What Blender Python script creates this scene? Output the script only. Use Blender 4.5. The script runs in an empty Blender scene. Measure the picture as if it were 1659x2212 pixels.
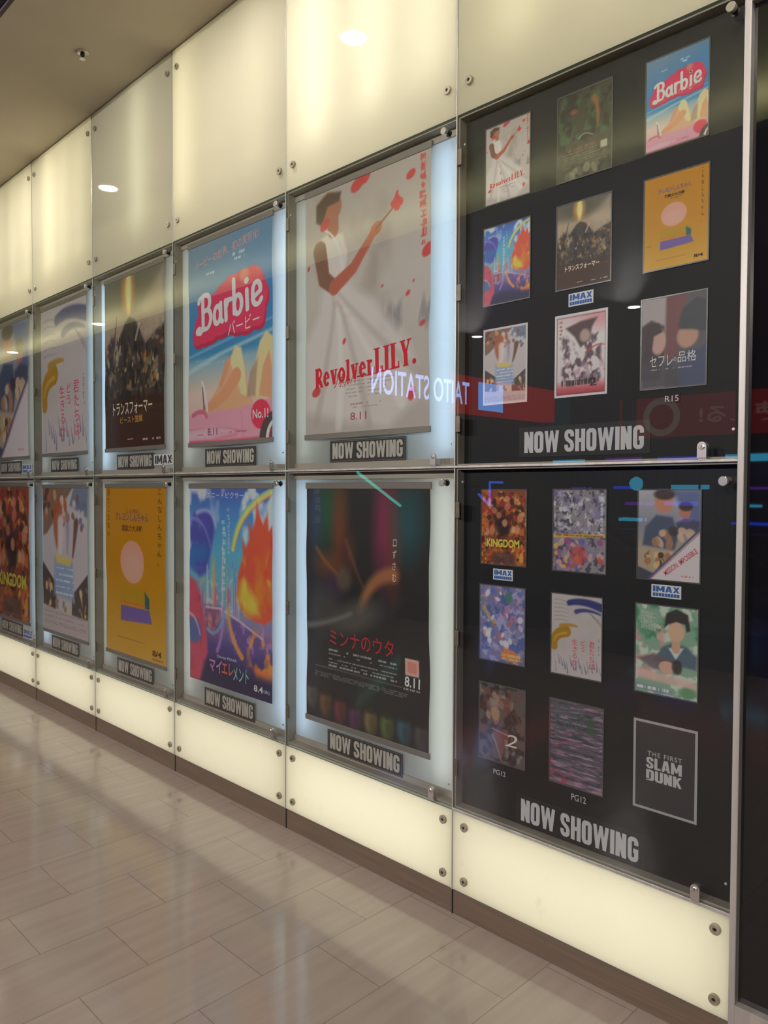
import bpy, bmesh, math, random
import numpy as np
from mathutils import Matrix, Vector

SC = bpy.context.scene
COL = SC.collection
PI = math.pi
random.seed(7)

# ------------------------------------------------------------------ camera
CAM_LOC = (0.7963, -2.1522, 1.5641)
YAW, PITCH, ROLL, FPX = -0.7872, -0.0286, 0.0039, 1655.3
cy, sy, cp, sp = math.cos(YAW), math.sin(YAW), math.cos(PITCH), math.sin(PITCH)
fw = Vector((sy*cp, cy*cp, sp)); rt = Vector((cy, -sy, 0)); up = rt.cross(fw)
cr, sr = math.cos(ROLL), math.sin(ROLL)
rt2 = cr*rt + sr*up; up2 = -sr*rt + cr*up
cd = bpy.data.cameras.new('camera'); cam = bpy.data.objects.new('camera', cd); COL.objects.link(cam)
cd.sensor_fit = 'HORIZONTAL'; cd.sensor_width = 36.0; cd.lens = 36.0*FPX/1659.0
cd.clip_start = 0.05; cd.clip_end = 100
m = Matrix.Identity(4)
for i, v in enumerate((rt2, up2, -fw)):
    for j in range(3): m[j][i] = v[j]
m.translation = Vector(CAM_LOC); cam.matrix_world = m
SC.camera = cam

# ------------------------------------------------------------------ world, exposure
w = bpy.data.worlds.new('world'); SC.world = w; w.use_nodes = True
w.node_tree.nodes['Background'].inputs[0].default_value = (0.9, 0.85, 1.0, 1)
w.node_tree.nodes['Background'].inputs[1].default_value = 0.022
SC.view_settings.view_transform = 'Standard'; SC.view_settings.look = 'None'
SC.view_settings.exposure = 0.0; SC.view_settings.gamma = 1.0
SC.view_settings.use_curve_mapping = False
SC.cycles.use_denoising = True
SC.cycles.max_bounces = 10; SC.cycles.diffuse_bounces = 5; SC.cycles.glossy_bounces = 4
SC.cycles.transmission_bounces = 6; SC.cycles.transparent_max_bounces = 12
SC.cycles.sample_clamp_indirect = 6.0
SC.cycles.caustics_reflective = False; SC.cycles.caustics_refractive = False

# strengths of the lamps of the place and of the added spots
K_TOP, K_LOW, K_CASE, K_DOWN, K_FAR, K_SPOT = 4.3, 3.7, 3.8, 420.0, 70.0, 470.0

# ------------------------------------------------------------------ helpers
def lin(c):
    return tuple(((x/255.)/12.92 if x/255. <= 0.04045 else ((x/255.+0.055)/1.055)**2.4) for x in c)
def mat(name, c, rough=0.5, metal=0.0, spec=0.5, emit=None, estr=0.0):
    ma = bpy.data.materials.new(name); ma.use_nodes = True
    b = ma.node_tree.nodes['Principled BSDF']
    b.inputs['Base Color'].default_value = (*lin(c), 1); b.inputs['Roughness'].default_value = rough
    b.inputs['Metallic'].default_value = metal; b.inputs['Specular IOR Level'].default_value = spec
    if emit:
        b.inputs['Emission Color'].default_value = (*lin(emit), 1); b.inputs['Emission Strength'].default_value = estr
    return ma
def emitter(name, c, s):
    ma = bpy.data.materials.new(name); ma.use_nodes = True; nt = ma.node_tree; nt.nodes.clear()
    e = nt.nodes.new('ShaderNodeEmission'); o = nt.nodes.new('ShaderNodeOutputMaterial')
    e.inputs[0].default_value = (*lin(c), 1); e.inputs[1].default_value = s
    nt.links.new(e.outputs[0], o.inputs[0]); return ma
def tag(o, label=None, cat=None, group=None, kind=None):
    if label: o['label'] = label
    if cat: o['category'] = cat
    if group: o['group'] = group
    if kind: o['kind'] = kind
    return o
def empty(name, loc, label, cat, group=None):
    o = bpy.data.objects.new(name, None); o.location = loc; o.empty_display_size = 0.05
    COL.objects.link(o); return tag(o, label, cat, group)
class MB:
    """collects shapes, then links them as ONE mesh object"""
    def __init__(s): s.bm = bmesh.new()
    def box(s, x0, x1, y0, y1, z0, z1, bev=0.0):
        r = bmesh.ops.create_cube(s.bm, size=1.0)
        for v in r['verts']:
            v.co = Vector(((x0+x1)/2+v.co.x*(x1-x0), (y0+y1)/2+v.co.y*(y1-y0), (z0+z1)/2+v.co.z*(z1-z0)))
        if bev > 0:
            es = {e for v in r['verts'] for e in v.link_edges}
            bmesh.ops.bevel(s.bm, geom=list(es), offset=bev, segments=2, affect='EDGES', profile=0.5)
        return s
    def quad(s, pts):
        s.bm.faces.new([s.bm.verts.new(p) for p in pts]); return s
    def lathe(s, prof, c, axis='Y', n=24):
        """prof: list of (radius, offset along axis)"""
        rings = []
        for r, h in prof:
            ring = []
            for k in range(n):
                a = 2*PI*k/n; p, q = r*math.cos(a), r*math.sin(a)
                d = {'Y': (p, h, q), 'Z': (p, q, h), 'X': (h, p, q)}[axis]
                ring.append(s.bm.verts.new((c[0]+d[0], c[1]+d[1], c[2]+d[2])))
            rings.append(ring)
        for a, b in zip(rings, rings[1:]):
            for k in range(n): s.bm.faces.new((a[k], a[(k+1) % n], b[(k+1) % n], b[k]))
        s.bm.faces.new(rings[0]); s.bm.faces.new(rings[-1][::-1]); return s
    def extrude_outline(s, pts, y0, y1):
        """outline in x,z extruded along y"""
        a = [s.bm.verts.new((x, y0, z)) for x, z in pts]; b = [s.bm.verts.new((x, y1, z)) for x, z in pts]
        n = len(pts)
        s.bm.faces.new(a); s.bm.faces.new(b[::-1])
        for k in range(n): s.bm.faces.new((a[k], b[k], b[(k+1) % n], a[(k+1) % n]))
        return s
    def build(s, name, ma, parent=None, smooth=False, normals=True):
        if normals: bmesh.ops.recalc_face_normals(s.bm, faces=s.bm.faces)
        me = bpy.data.meshes.new(name); s.bm.to_mesh(me); s.bm.free()
        for x in (ma if isinstance(ma, (list, tuple)) else [ma]): me.materials.append(x)
        if smooth:
            me.polygons.foreach_set('use_smooth', [True]*len(me.polygons)); me.set_sharp_from_angle(angle=0.6)
        o = bpy.data.objects.new(name, me); COL.objects.link(o)
        if parent is not None:
            o.parent = parent; o.matrix_parent_inverse = Matrix.Translation(-Vector(parent.location))
        return o
def struct(name, mb, ma):
    o = mb.build(name, ma); o['kind'] = 'structure'; return o

# ------------------------------------------------------------------ materials
def glass_mat(name, tint, boost):
    ma = bpy.data.materials.new(name); ma.use_nodes = True; nt = ma.node_tree; nt.nodes.clear()
    N, L = nt.nodes.new, nt.links.new
    o = N('ShaderNodeOutputMaterial'); mx = N('ShaderNodeMixShader'); tr = N('ShaderNodeBsdfTransparent'); gl = N('ShaderNodeBsdfGlossy')
    fr = N('ShaderNodeFresnel'); mu = N('ShaderNodeMath'); mu.operation = 'MULTIPLY'; mu.use_clamp = True
    fr.inputs['IOR'].default_value = 1.5; mu.inputs[1].default_value = boost
    tr.inputs[0].default_value = (*tint, 1); gl.inputs['Roughness'].default_value = 0.0
    L(fr.outputs[0], mu.inputs[0]); L(mu.outputs[0], mx.inputs[0]); L(tr.outputs[0], mx.inputs[1]); L(gl.outputs[0], mx.inputs[2]); L(mx.outputs[0], o.inputs[0])
    return ma
def diffuser_mat(name, c, gloss=True, dirt=0.0):
    """opal acrylic or frosted glass: lets the light of the tubes behind it through, polished front"""
    ma = bpy.data.materials.new(name); ma.use_nodes = True; nt = ma.node_tree; nt.nodes.clear()
    N, L = nt.nodes.new, nt.links.new
    o = N('ShaderNodeOutputMaterial'); tl = N('ShaderNodeBsdfTranslucent'); df = N('ShaderNodeBsdfDiffuse'); m1 = N('ShaderNodeMixShader')
    tl.inputs[0].default_value = (*lin(c), 1); df.inputs[0].default_value = (*lin(c), 1); m1.inputs[0].default_value = 0.25
    L(tl.outputs[0], m1.inputs[1]); L(df.outputs[0], m1.inputs[2])
    if dirt:
        tc = N('ShaderNodeTexCoord'); nz = N('ShaderNodeTexNoise'); rp = N('ShaderNodeValToRGB'); mc = N('ShaderNodeMixRGB')
        nz.inputs['Scale'].default_value = 9; nz.inputs['Detail'].default_value = 4
        rp.color_ramp.elements[0].position = 0.66; rp.color_ramp.elements[1].position = 0.8
        mc.inputs[1].default_value = (*lin(c), 1); mc.inputs[2].default_value = (*[x*(1-dirt) for x in lin(c)], 1)
        L(tc.outputs['Object'], nz.inputs['Vector']); L(nz.outputs[0], rp.inputs[0]); L(rp.outputs[0], mc.inputs[0])
        L(mc.outputs[0], tl.inputs[0]); L(mc.outputs[0], df.inputs[0])
    if gloss:
        gl = N('ShaderNodeBsdfGlossy'); fr = N('ShaderNodeFresnel'); m2 = N('ShaderNodeMixShader')
        gl.inputs['Roughness'].default_value = 0.02; fr.inputs['IOR'].default_value = 1.5
        L(fr.outputs[0], m2.inputs[0]); L(m1.outputs[0], m2.inputs[1]); L(gl.outputs[0], m2.inputs[2]); L(m2.outputs[0], o.inputs[0])
    else: L(m1.outputs[0], o.inputs[0])
    return ma
def print_mat(name, rough=0.5, spec=0.4):
    ma = bpy.data.materials.new(name); ma.use_nodes = True; nt = ma.node_tree; b = nt.nodes['Principled BSDF']
    a = nt.nodes.new('ShaderNodeAttribute'); a.attribute_name = 'ink'
    nt.links.new(a.outputs['Color'], b.inputs['Base Color'])
    b.inputs['Roughness'].default_value = rough; b.inputs['Specular IOR Level'].default_value = spec
    return ma
def floor_mat():
    ma = bpy.data.materials.new('beige stone tile'); ma.use_nodes = True; nt = ma.node_tree; b = nt.nodes['Principled BSDF']
    N, L = nt.nodes.new, nt.links.new
    tc = N('ShaderNodeTexCoord'); sx = N('ShaderNodeSeparateXYZ'); cx = N('ShaderNodeCombineXYZ')
    a1 = N('ShaderNodeMath'); a1.operation = 'ADD'; a1.inputs[1].default_value = 50*0.463+0.2535
    a2 = N('ShaderNodeMath'); a2.operation = 'ADD'; a2.inputs[1].default_value = 60*0.3075+0.578
    L(tc.outputs['Object'], sx.inputs[0]); L(sx.outputs['Y'], a1.inputs[0]); L(sx.outputs['X'], a2.inputs[0])
    L(a1.outputs[0], cx.inputs[0]); L(a2.outputs[0], cx.inputs[1])
    br = N('ShaderNodeTexBrick'); br.offset = 0.5; br.offset_frequency = 2; br.squash = 1.0
    br.inputs['Scale'].default_value = 1.0; br.inputs['Brick Width'].default_value = 0.463; br.inputs['Row Height'].default_value = 0.3075
    br.inputs['Mortar Size'].default_value = 0.0016; br.inputs['Mortar Smooth'].default_value = 0.1; br.inputs['Bias'].default_value = 0.0
    br.inputs['Color1'].default_value = (*lin((154, 141, 136)), 1); br.inputs['Color2'].default_value = (*lin((150, 137, 132)), 1)
    br.inputs['Mortar'].default_value = (*lin((122, 109, 99)), 1)
    L(cx.outputs[0], br.inputs['Vector'])
    mp = N('ShaderNodeMapping'); mp.inputs['Scale'].default_value = (26, 2.2, 1); L(tc.outputs['Object'], mp.inputs[0])
    nz = N('ShaderNodeTexNoise'); nz.inputs['Scale'].default_value = 1.0; nz.inputs['Detail'].default_value = 5; L(mp.outputs[0], nz.inputs['Vector'])
    rp = N('ShaderNodeValToRGB'); rp.color_ramp.elements[0].position = 0.3; rp.color_ramp.elements[0].color = (0.92, 0.91, 0.905, 1)
    rp.color_ramp.elements[1].position = 0.7; rp.color_ramp.elements[1].color = (1.05, 1.045, 1.04, 1)
    L(nz.outputs[0], rp.inputs[0])
    mx = N('ShaderNodeMixRGB'); mx.blend_type = 'MULTIPLY'; mx.inputs[0].default_value = 1.0
    L(br.outputs['Color'], mx.inputs[1]); L(rp.outputs[0], mx.inputs[2]); L(mx.outputs[0], b.inputs['Base Color'])
    rr = N('ShaderNodeMapRange'); rr.inputs[3].default_value = 0.07; rr.inputs[4].default_value = 0.13
    L(nz.outputs[0], rr.inputs[0]); L(rr.outputs[0], b.inputs['Roughness'])
    b.inputs['Specular IOR Level'].default_value = 0.9
    bp = N('ShaderNodeBump'); bp.inputs['Strength'].default_value = 0.25; bp.inputs['Distance'].default_value = 0.002; bp.invert = True
    L(br.outputs['Fac'], bp.inputs['Height']); L(bp.outputs[0], b.inputs['Normal'])
    return ma
def checker_floor_mat():
    ma = bpy.data.materials.new('dark arcade floor'); ma.use_nodes = True; nt = ma.node_tree; b = nt.nodes['Principled BSDF']
    N, L = nt.nodes.new, nt.links.new
    tc = N('ShaderNodeTexCoord'); mp = N('ShaderNodeMapping'); mp.inputs['Rotation'].default_value = (0, 0, 0.6)
    ck = N('ShaderNodeTexChecker'); ck.inputs['Scale'].default_value = 0.45
    ck.inputs['Color1'].default_value = (*lin((120, 120, 140)), 1); ck.inputs['Color2'].default_value = (*lin((40, 22, 60)), 1)
    L(tc.outputs['Object'], mp.inputs[0]); L(mp.outputs[0], ck.inputs[0]); L(ck.outputs[0], b.inputs['Base Color'])
    b.inputs['Roughness'].default_value = 0.2
    return ma
def noisy_mat(name, c1, c2, scale, rough, metal=0.0, stretch=(1, 1, 1)):
    ma = mat(name, c1, rough, metal); nt = ma.node_tree; b = nt.nodes['Principled BSDF']; N, L = nt.nodes.new, nt.links.new
    tc = N('ShaderNodeTexCoord'); mp = N('ShaderNodeMapping'); mp.inputs['Scale'].default_value = stretch
    nz = N('ShaderNodeTexNoise'); nz.inputs['Scale'].default_value = scale; nz.inputs['Detail'].default_value = 4
    rp = N('ShaderNodeValToRGB'); rp.color_ramp.elements[0].color = (*lin(c1), 1); rp.color_ramp.elements[1].color = (*lin(c2), 1)
    rp.color_ramp.elements[0].position = 0.35; rp.color_ramp.elements[1].position = 0.65
    L(tc.outputs['Object'], mp.inputs[0]); L(mp.outputs[0], nz.inputs['Vector']); L(nz.outputs[0], rp.inputs[0]); L(rp.outputs[0], b.inputs['Base Color'])
    return ma

M = dict(
    glass=glass_mat('clear glass', (0.95, 0.97, 0.96), 1.9),
    glass_edge=mat('green glass edge', (150, 165, 150), 0.2),
    frosted=diffuser_mat('frosted glass', (250, 246, 226), True, 0.0),
    frosted_low=diffuser_mat('smudged frosted glass', (250, 247, 232), True, 0.12),
    opal=diffuser_mat('opal acrylic back', (240, 245, 246), False),
    frame=noisy_mat('brown grey metal frame', (188, 178, 164), (176, 166, 152), 6, 0.45, 0.0),
    housing=mat('white light box lining', (235, 232, 222), 0.8),
    steel=noisy_mat('worn steel', (172, 163, 146), (146, 136, 120), 40, 0.4, 0.35),
    hinge=noisy_mat('hinge steel', (112, 104, 92), (96, 88, 78), 40, 0.4, 0.35),
    darksteel=mat('dark steel', (52, 48, 44), 0.35, 0.6),
    chrome=mat('bright metal', (205, 200, 195), 0.25, 0.85),
    silver=noisy_mat('brushed silver trim', (196, 190, 188), (176, 170, 168), 30, 0.4, 0.45, (1, 1, 0.05)),
    board=noisy_mat('black board', (19, 18, 21), (15, 14, 18), 4, 0.6),
    print=print_mat('printed paper', 0.45), flyer=print_mat('printed flyer', 0.4),
    rail=mat('grey plastic rail', (146, 138, 130), 0.4, 0.2),
    brown=noisy_mat('dark brown laminate', (116, 98, 86), (104, 88, 78), 3, 0.3, 0, (1, 1, 30)),
    ceiling=noisy_mat('painted ceiling', (214, 205, 186), (208, 198, 178), 1.5, 0.9),
    ceiling_hi=mat('pale upper ceiling', (226, 224, 190), 0.9),
    riser=mat('dark riser paint', (96, 84, 92), 0.8),
    dark=mat('dark arcade paint', (46, 42, 54), 0.6), black=mat('black paint', (14, 13, 16), 0.4),
    floor=floor_mat(), dark_floor=checker_floor_mat(),
    plate=mat('dark sign plate', (58, 54, 52), 0.5), plate_text=mat('pale sign lettering', (206, 198, 186), 0.6),
    white_text=mat('white lettering', (226, 222, 226), 0.5),
    sleeve=mat('clear sleeve edge', (104, 102, 101), 0.25),
    lens=emitter('downlight lens', (255, 246, 236), K_DOWN), far_lens=emitter('far downlight lens', (255, 246, 236), K_FAR),
)

# ------------------------------------------------------------------ the setting
ZC = 3.93; ZF = 2.9048; ZG = 1.6495; ZB = 0.3934; ZK = 0.0918; YB = 0.16
XL = -14.0
struct('floor', MB().quad([(XL, -4.6, 0), (4, -4.6, 0), (4, 0.2, 0), (XL, 0.2, 0)]), M['floor'])
struct('floor_back', MB().quad([(-24, -16, -0.002), (8, -16, -0.002), (8, -4.6, -0.002), (-24, -4.6, -0.002)]), M['dark_floor'])
struct('ceiling', MB().box(XL, 4, -0.757, 0.2, ZC, ZC+0.06), M['ceiling'])
struct('trim_1', MB().box(XL, 4, -0.775, -0.757, ZC, 4.66), M['riser'])
struct('ceiling_middle', MB().box(-24, 4, -4.5, -0.775, 4.6, 4.66), M['ceiling_hi'])
struct('ceiling_back', MB().box(-24, 8, -16, -4.5, 4.3, 4.36), M['dark'])
struct('wall_back', MB().box(-6.0, 0.0, YB, YB+0.06, 0, ZC), M['housing'])
struct('wall_left', MB().box(XL, -6.004, 0.0, 0.2, 0, ZC), M['ceiling'])
struct('baseboard_back', MB().box(XL, 0.0, 0.004, 0.03, 0, ZK-0.002, 0.001), M['brown'])
for k in range(1, 7):      # seams of the skirting
    struct('trim_%d' % (20+k), MB().box(-k-0.0025, -k+0.0025, 0.0015, 0.0045, 0.0, ZK), M['darksteel'])
struct('trim_2', MB().box(-6.0, 0.0, -0.003, 0.012, ZG-0.004, ZG+0.004, 0.001), M['silver'])
for k in range(1, 7):
    struct('trim_%d' % (2+k), MB().box(-k-0.0022, -k+0.0022, -0.001, 0.012, ZK, ZC), M['silver'])
struct('trim_9', MB().box(-1.0, 0.0, -0.003, 0.012, ZB-0.006, ZB+0.004, 0.001), M['silver'])
struct('trim_10', MB().box(0.0, 0.018, -0.012, YB, 0.0, ZC, 0.002), M['silver'])
# dark glazed opening to the right of the silver post
wf = MB()
wf.box(0.018, 1.6, -0.008, 0.06, 2.862, ZC); wf.box(0.018, 1.6, -0.012, 0.06, 0.0, 0.155)
wo = struct('window_1', wf, M['silver'])
p = MB().box(0.018, 1.6, 0.012, 0.02, 0.155, 2.862).build('pane', None or mat('black glass', (20, 19, 22), 0.02, 0, 0.9), wo)

# ------------------------------------------------------------------ frosted light panels
tube_mats = {}
def tube_mat(c, s):
    k = (c, round(s, 3))
    if k not in tube_mats: tube_mats[k] = emitter('fluorescent glow', c, s)
    return tube_mats[k]
def slab_open(x0, x1, y0, y1, z0, z1):
    """a pane: polished front and four edges, the back left to the light box"""
    mb = MB(); b = mb.bm
    f = [b.verts.new(q) for q in ((x0, y0, z0), (x1, y0, z0), (x1, y0, z1), (x0, y0, z1))]
    k = [b.verts.new(q) for q in ((x0, y1, z0), (x1, y1, z0), (x1, y1, z1), (x0, y1, z1))]
    b.faces.new(f)
    for i in range(4):
        fa = b.faces.new((f[i], k[i], k[(i+1) % 4], f[(i+1) % 4])); fa.material_index = 1
    return mb
def bolt(x, z, parent):
    b = MB().lathe([(0.006, 0.0), (0.006, -0.003), (0.0145, -0.003), (0.0158, -0.005), (0.0158, -0.012), (0.0145, -0.0135), (0.006, -0.0135), (0.005, -0.010), (0.001, -0.010)], (x, 0.0, z), 'Y', 24).build('bolt', M['steel'], parent, True)
    MB().lathe([(0.0048, 0), (0.0048, -0.0004)], (x, -0.0101, z), 'Y', 12).build('bolt_socket', M['darksteel'], b)
WARM = (253, 246, 214); WARM2 = (254, 250, 234); NEUT2 = (246, 248, 222); COOL = (196, 224, 255); NEUT = (236, 240, 232)
def light_panel(i, z0, z1, tubes, label, group, vertical, pane_mat, sleeve_edge=False):
    x0, x1 = -i-1+0.003, -i-0.003
    t = empty('light_panel', (-i-0.5, 0.0, z0), label, 'light panel', group)
    h = MB()
    for a in ((x0, x0+0.004), (x1-0.004, x1)): h.box(a[0], a[1], 0.010, YB-0.001, z0, z1)
    h.box(x0+0.004, x1-0.004, 0.010, YB-0.001, z0, z0+0.004); h.box(x0+0.004, x1-0.004, 0.010, YB-0.001, z1-0.004, z1)
    h.build('housing', M['housing'], t)
    slab_open(x0, x1, 0.0, 0.009, z0, z1).build('frosted_pane', [pane_mat, M['glass_edge']], t, normals=False)
    for (u, s, c) in tubes:
        if vertical: tb = MB().lathe([(0.013, 0.17), (0.013, z1-z0-0.05)], (x0+u, 0.115, z0), 'Z', 10)
        else: tb = MB().lathe([(0.013, 0.03), (0.013, x1-x0-0.03)], (x0, 0.115, z0+u), 'X', 10)
        tb.build('tube', tube_mat(c, s), t)
    for zz in ((z0+0.102, z1-0.104) if vertical else (z0+0.049, z1-0.044)):
        bolt(x0+0.058, zz, t); bolt(x1-0.036, zz, t)
    return t
T = K_TOP
top_tubes = [
    [(0.25, T*0.85, WARM), (0.6, T*0.6, WARM), (0.9, T*0.45, WARM)],
    [(0.2, T*1.35, WARM2), (0.55, T*1.2, WARM2), (0.85, T*1.0, WARM2)],
    [(0.1, T*0.95, WARM), (0.75, T*0.42, WARM), (0.45, T*0.26, WARM)],
    [(0.6, T*0.85, NEUT2), (0.3, T*0.12, NEUT2)],
    [(0.3, T*1.3, WARM), (0.55, T*0.75, WARM), (0.8, T*0.68, WARM)],
    [(0.3, T*0.95, WARM), (0.62, T*0.75, WARM), (0.88, T*0.75, WARM)],
]
top_lab = ['frosted lit panel high up above the upper black notice case',
           'bright frosted lit panel above the white poster with red lettering',
           'frosted lit panel above the sky blue and pink poster, amber band at its left',
           'dim grey frosted lit panel above the dark brown poster',
           'bright yellowish frosted lit panel above the off-white brush stroke poster',
           'leftmost frosted lit panel in the upper row, cut by the photo edge']
low_lab = ['long frosted lit panel under the lower black notice case, by the floor',
           'low smudged frosted panel under the dark film poster',
           'low frosted lit panel under the blue and flame orange poster',
           'low frosted lit panel under the yellow poster',
           'low frosted lit panel under the white collage poster',
           'leftmost low frosted lit panel, under the orange brown poster']
L0 = K_LOW
for i in range(6):
    light_panel(i, ZF+0.003, ZC-0.004, top_tubes[i], top_lab[i], 'frosted light panels above the posters', True, M['frosted'])
    s = L0*[1.0, 1.1, 0.95, 1.0, 1.0, 1.0][i]
    light_panel(i, ZK+0.002, ZB-0.007, [(0.07, s*0.6, WARM2), (0.2, s*0.8, WARM2)], low_lab[i], 'frosted light panels along the skirting', False, M['frosted_low'])

# ------------------------------------------------------------------ glazed cases
def hinge(x0, zc, parent):
    b = MB().box(x0+0.003, x0+0.021, -0.003, 0.004, zc-0.029, zc+0.029, 0.0012)
    b.lathe([(0.0035, -0.031), (0.0035, 0.031)], (x0+0.005, 0.0075, zc), 'Z', 10)
    b.build('hinge', M['hinge'], parent)
def lock(xc, z0, parent):
    pts = [(xc-0.013, z0), (xc+0.013, z0), (xc+0.013, z0+0.032)]
    for k in range(1, 10):
        a = PI*k/10; pts.append((xc+0.013*math.cos(a), z0+0.032+0.013*math.sin(a)))
    pts.append((xc-0.013, z0+0.032))
    b = MB().extrude_outline(pts, -0.009, -0.0005)
    b.lathe([(0.008, -0.009), (0.008, -0.0115), (0.006, -0.0125)], (xc, 0, z0+0.031), 'Y', 18)
    b.box(xc-0.012, xc+0.012, -0.004, 0.012, z0-0.008, z0)
    lk = b.build('lock', M['chrome'], parent)
    MB().box(xc-0.001, xc+0.001, -0.0132, -0.0124, z0+0.027, z0+0.035).build('keyhole', M['darksteel'], lk)
def knob(x, z, parent):
    b = MB().lathe([(0.0125, 0.0), (0.0125, -0.003), (0.0085, -0.004), (0.0085, -0.022)], (x, -0.0005, z), 'Y', 24).build('door_pull_stem', M['darksteel'], parent, True)
    MB().lathe([(0.012, -0.022), (0.0135, -0.0235), (0.0135, -0.034), (0.012, -0.0355)], (x, -0.0005, z), 'Y', 24).build('door_pull', M['chrome'], parent, True)
    return b
CASE_BACK = 0.055
def display_case(i, z0, z1, label, cat, group, dark, tubes=()):
    x0, x1 = -i-1+0.003, -i-0.003
    if i == 0: x1 = -0.001
    t = empty('notice_case' if dark else 'poster_case', (-i-0.5, 0.0, z0), label, cat, group)
    yb = 0.046 if dark else CASE_BACK
    b = MB()
    b.box(x0, x0+0.005, 0.0085, YB-0.002, z0, z1); b.box(x1-0.005, x1, 0.0085, YB-0.002, z0, z1)
    b.box(x0+0.005, x1-0.005, 0.0085, YB-0.002, z1-0.006, z1); b.box(x0+0.005, x1-0.005, 0.0085, YB-0.002, z0, z0+0.006)
    if not dark:
        b.box(x0+0.005, x1-0.005, yb-0.008, yb, z1-0.034, z1-0.006); b.box(x0+0.005, x1-0.005, yb-0.008, yb, z0+0.006, z0+0.030)
    b.build('case_body', M['frame'], t)
    if dark:
        MB().box(x0+0.005, x1-0.005, yb, yb+0.004, z0+0.006, z1-0.006).build('back_board', M['board'], t)
    else:
        MB().quad([(x0+0.005, yb, z0+0.006), (x1-0.005, yb, z0+0.006), (x1-0.005, yb, z1-0.006), (x0+0.005, yb, z1-0.006)]).build('back_panel', M['opal'], t)
        for (u, s, c) in tubes:
            MB().lathe([(0.012, 0.05), (0.012, z1-z0-0.05)], (x0+u, 0.11, z0), 'Z', 10).build('tube', tube_mat(c, s), t)
    g = slab_open(x0, x1, 0.0, 0.008, z0, z1).build('glass_door', [M['glass'], M['glass_edge']], t, normals=False)
    up_ = z0 > 1.0
    for zc in ((2.758, 2.275, 1.804) if up_ else (1.493, 1.024, 0.545)): hinge(x0, zc, g)
    lock(x1-0.097, z0+0.004, g)
    knob(x1-0.032 if i else -0.028, 2.855 if up_ else 1.592, g)
    MB().lathe([(0.004, 0), (0.004, -0.003)], (x0+0.036, -0.0002, z1-0.11 if up_ else z1-0.05), 'Y', 12).build('glass_stud', M['chrome'], g)
    MB().lathe([(0.004, 0), (0.004, -0.003)], (x1-0.014, -0.0002, z0+0.08), 'Y', 12).build('glass_stud', M['chrome'], g)
    return t
KC = K_CASE
U0, U1, D0, D1 = ZG+0.0045, ZF-0.0005, ZB+0.0045, ZG-0.0045
display_case(0, U0, U1, 'upper black notice case with nine flyers and a pale heading', 'notice case', 'black notice cases', True)
display_case(0, D0, D1, 'lower black notice case with nine flyers, heading at its foot', 'notice case', 'black notice cases', True)
cases = [   # (upper label, tubes) (lower label, tubes)
    (('glazed case holding the white poster with red lettering', [(0.06, KC*0.45, NEUT), (0.9, KC*1.15, COOL)]),
     ('glazed case holding the near black poster', [(0.06, KC*0.95, COOL), (0.9, KC*0.75, NEUT)])),
    (('glazed case holding the sky blue and pink poster', [(0.06, KC*0.45, NEUT), (0.92, KC*1.1, COOL)]),
     ('glazed case holding the blue and flame orange poster', [(0.06, KC*0.5, NEUT), (0.92, KC*1.1, COOL)])),
    (('glazed case holding the dark brown poster', [(0.05, KC*1.3, COOL), (0.92, KC*0.4, NEUT)]),
     ('glazed case holding the plain yellow poster', [(0.06, KC*0.4, NEUT), (0.92, KC*0.4, NEUT)])),
    (('glazed case holding the off-white brush stroke poster', [(0.06, KC*0.4, NEUT), (0.92, KC*1.1, COOL)]),
     ('glazed case holding the white collage poster', [(0.06, KC*1.1, COOL), (0.92, KC*0.6, NEUT)])),
    (('leftmost glazed case in the upper row', [(0.5, KC*0.4, NEUT), (0.92, KC*0.5, NEUT)]),
     ('leftmost glazed case in the lower row', [(0.5, KC*0.4, NEUT), (0.92, KC*1.2, COOL)])),
]
for k, (a, b) in enumerate(cases):
    display_case(k+1, U0, U1, a[0], 'poster case', 'glazed poster cases', False, a[1])
    display_case(k+1, D0, D1, b[0], 'poster case', 'glazed poster cases', False, b[1])

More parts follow.
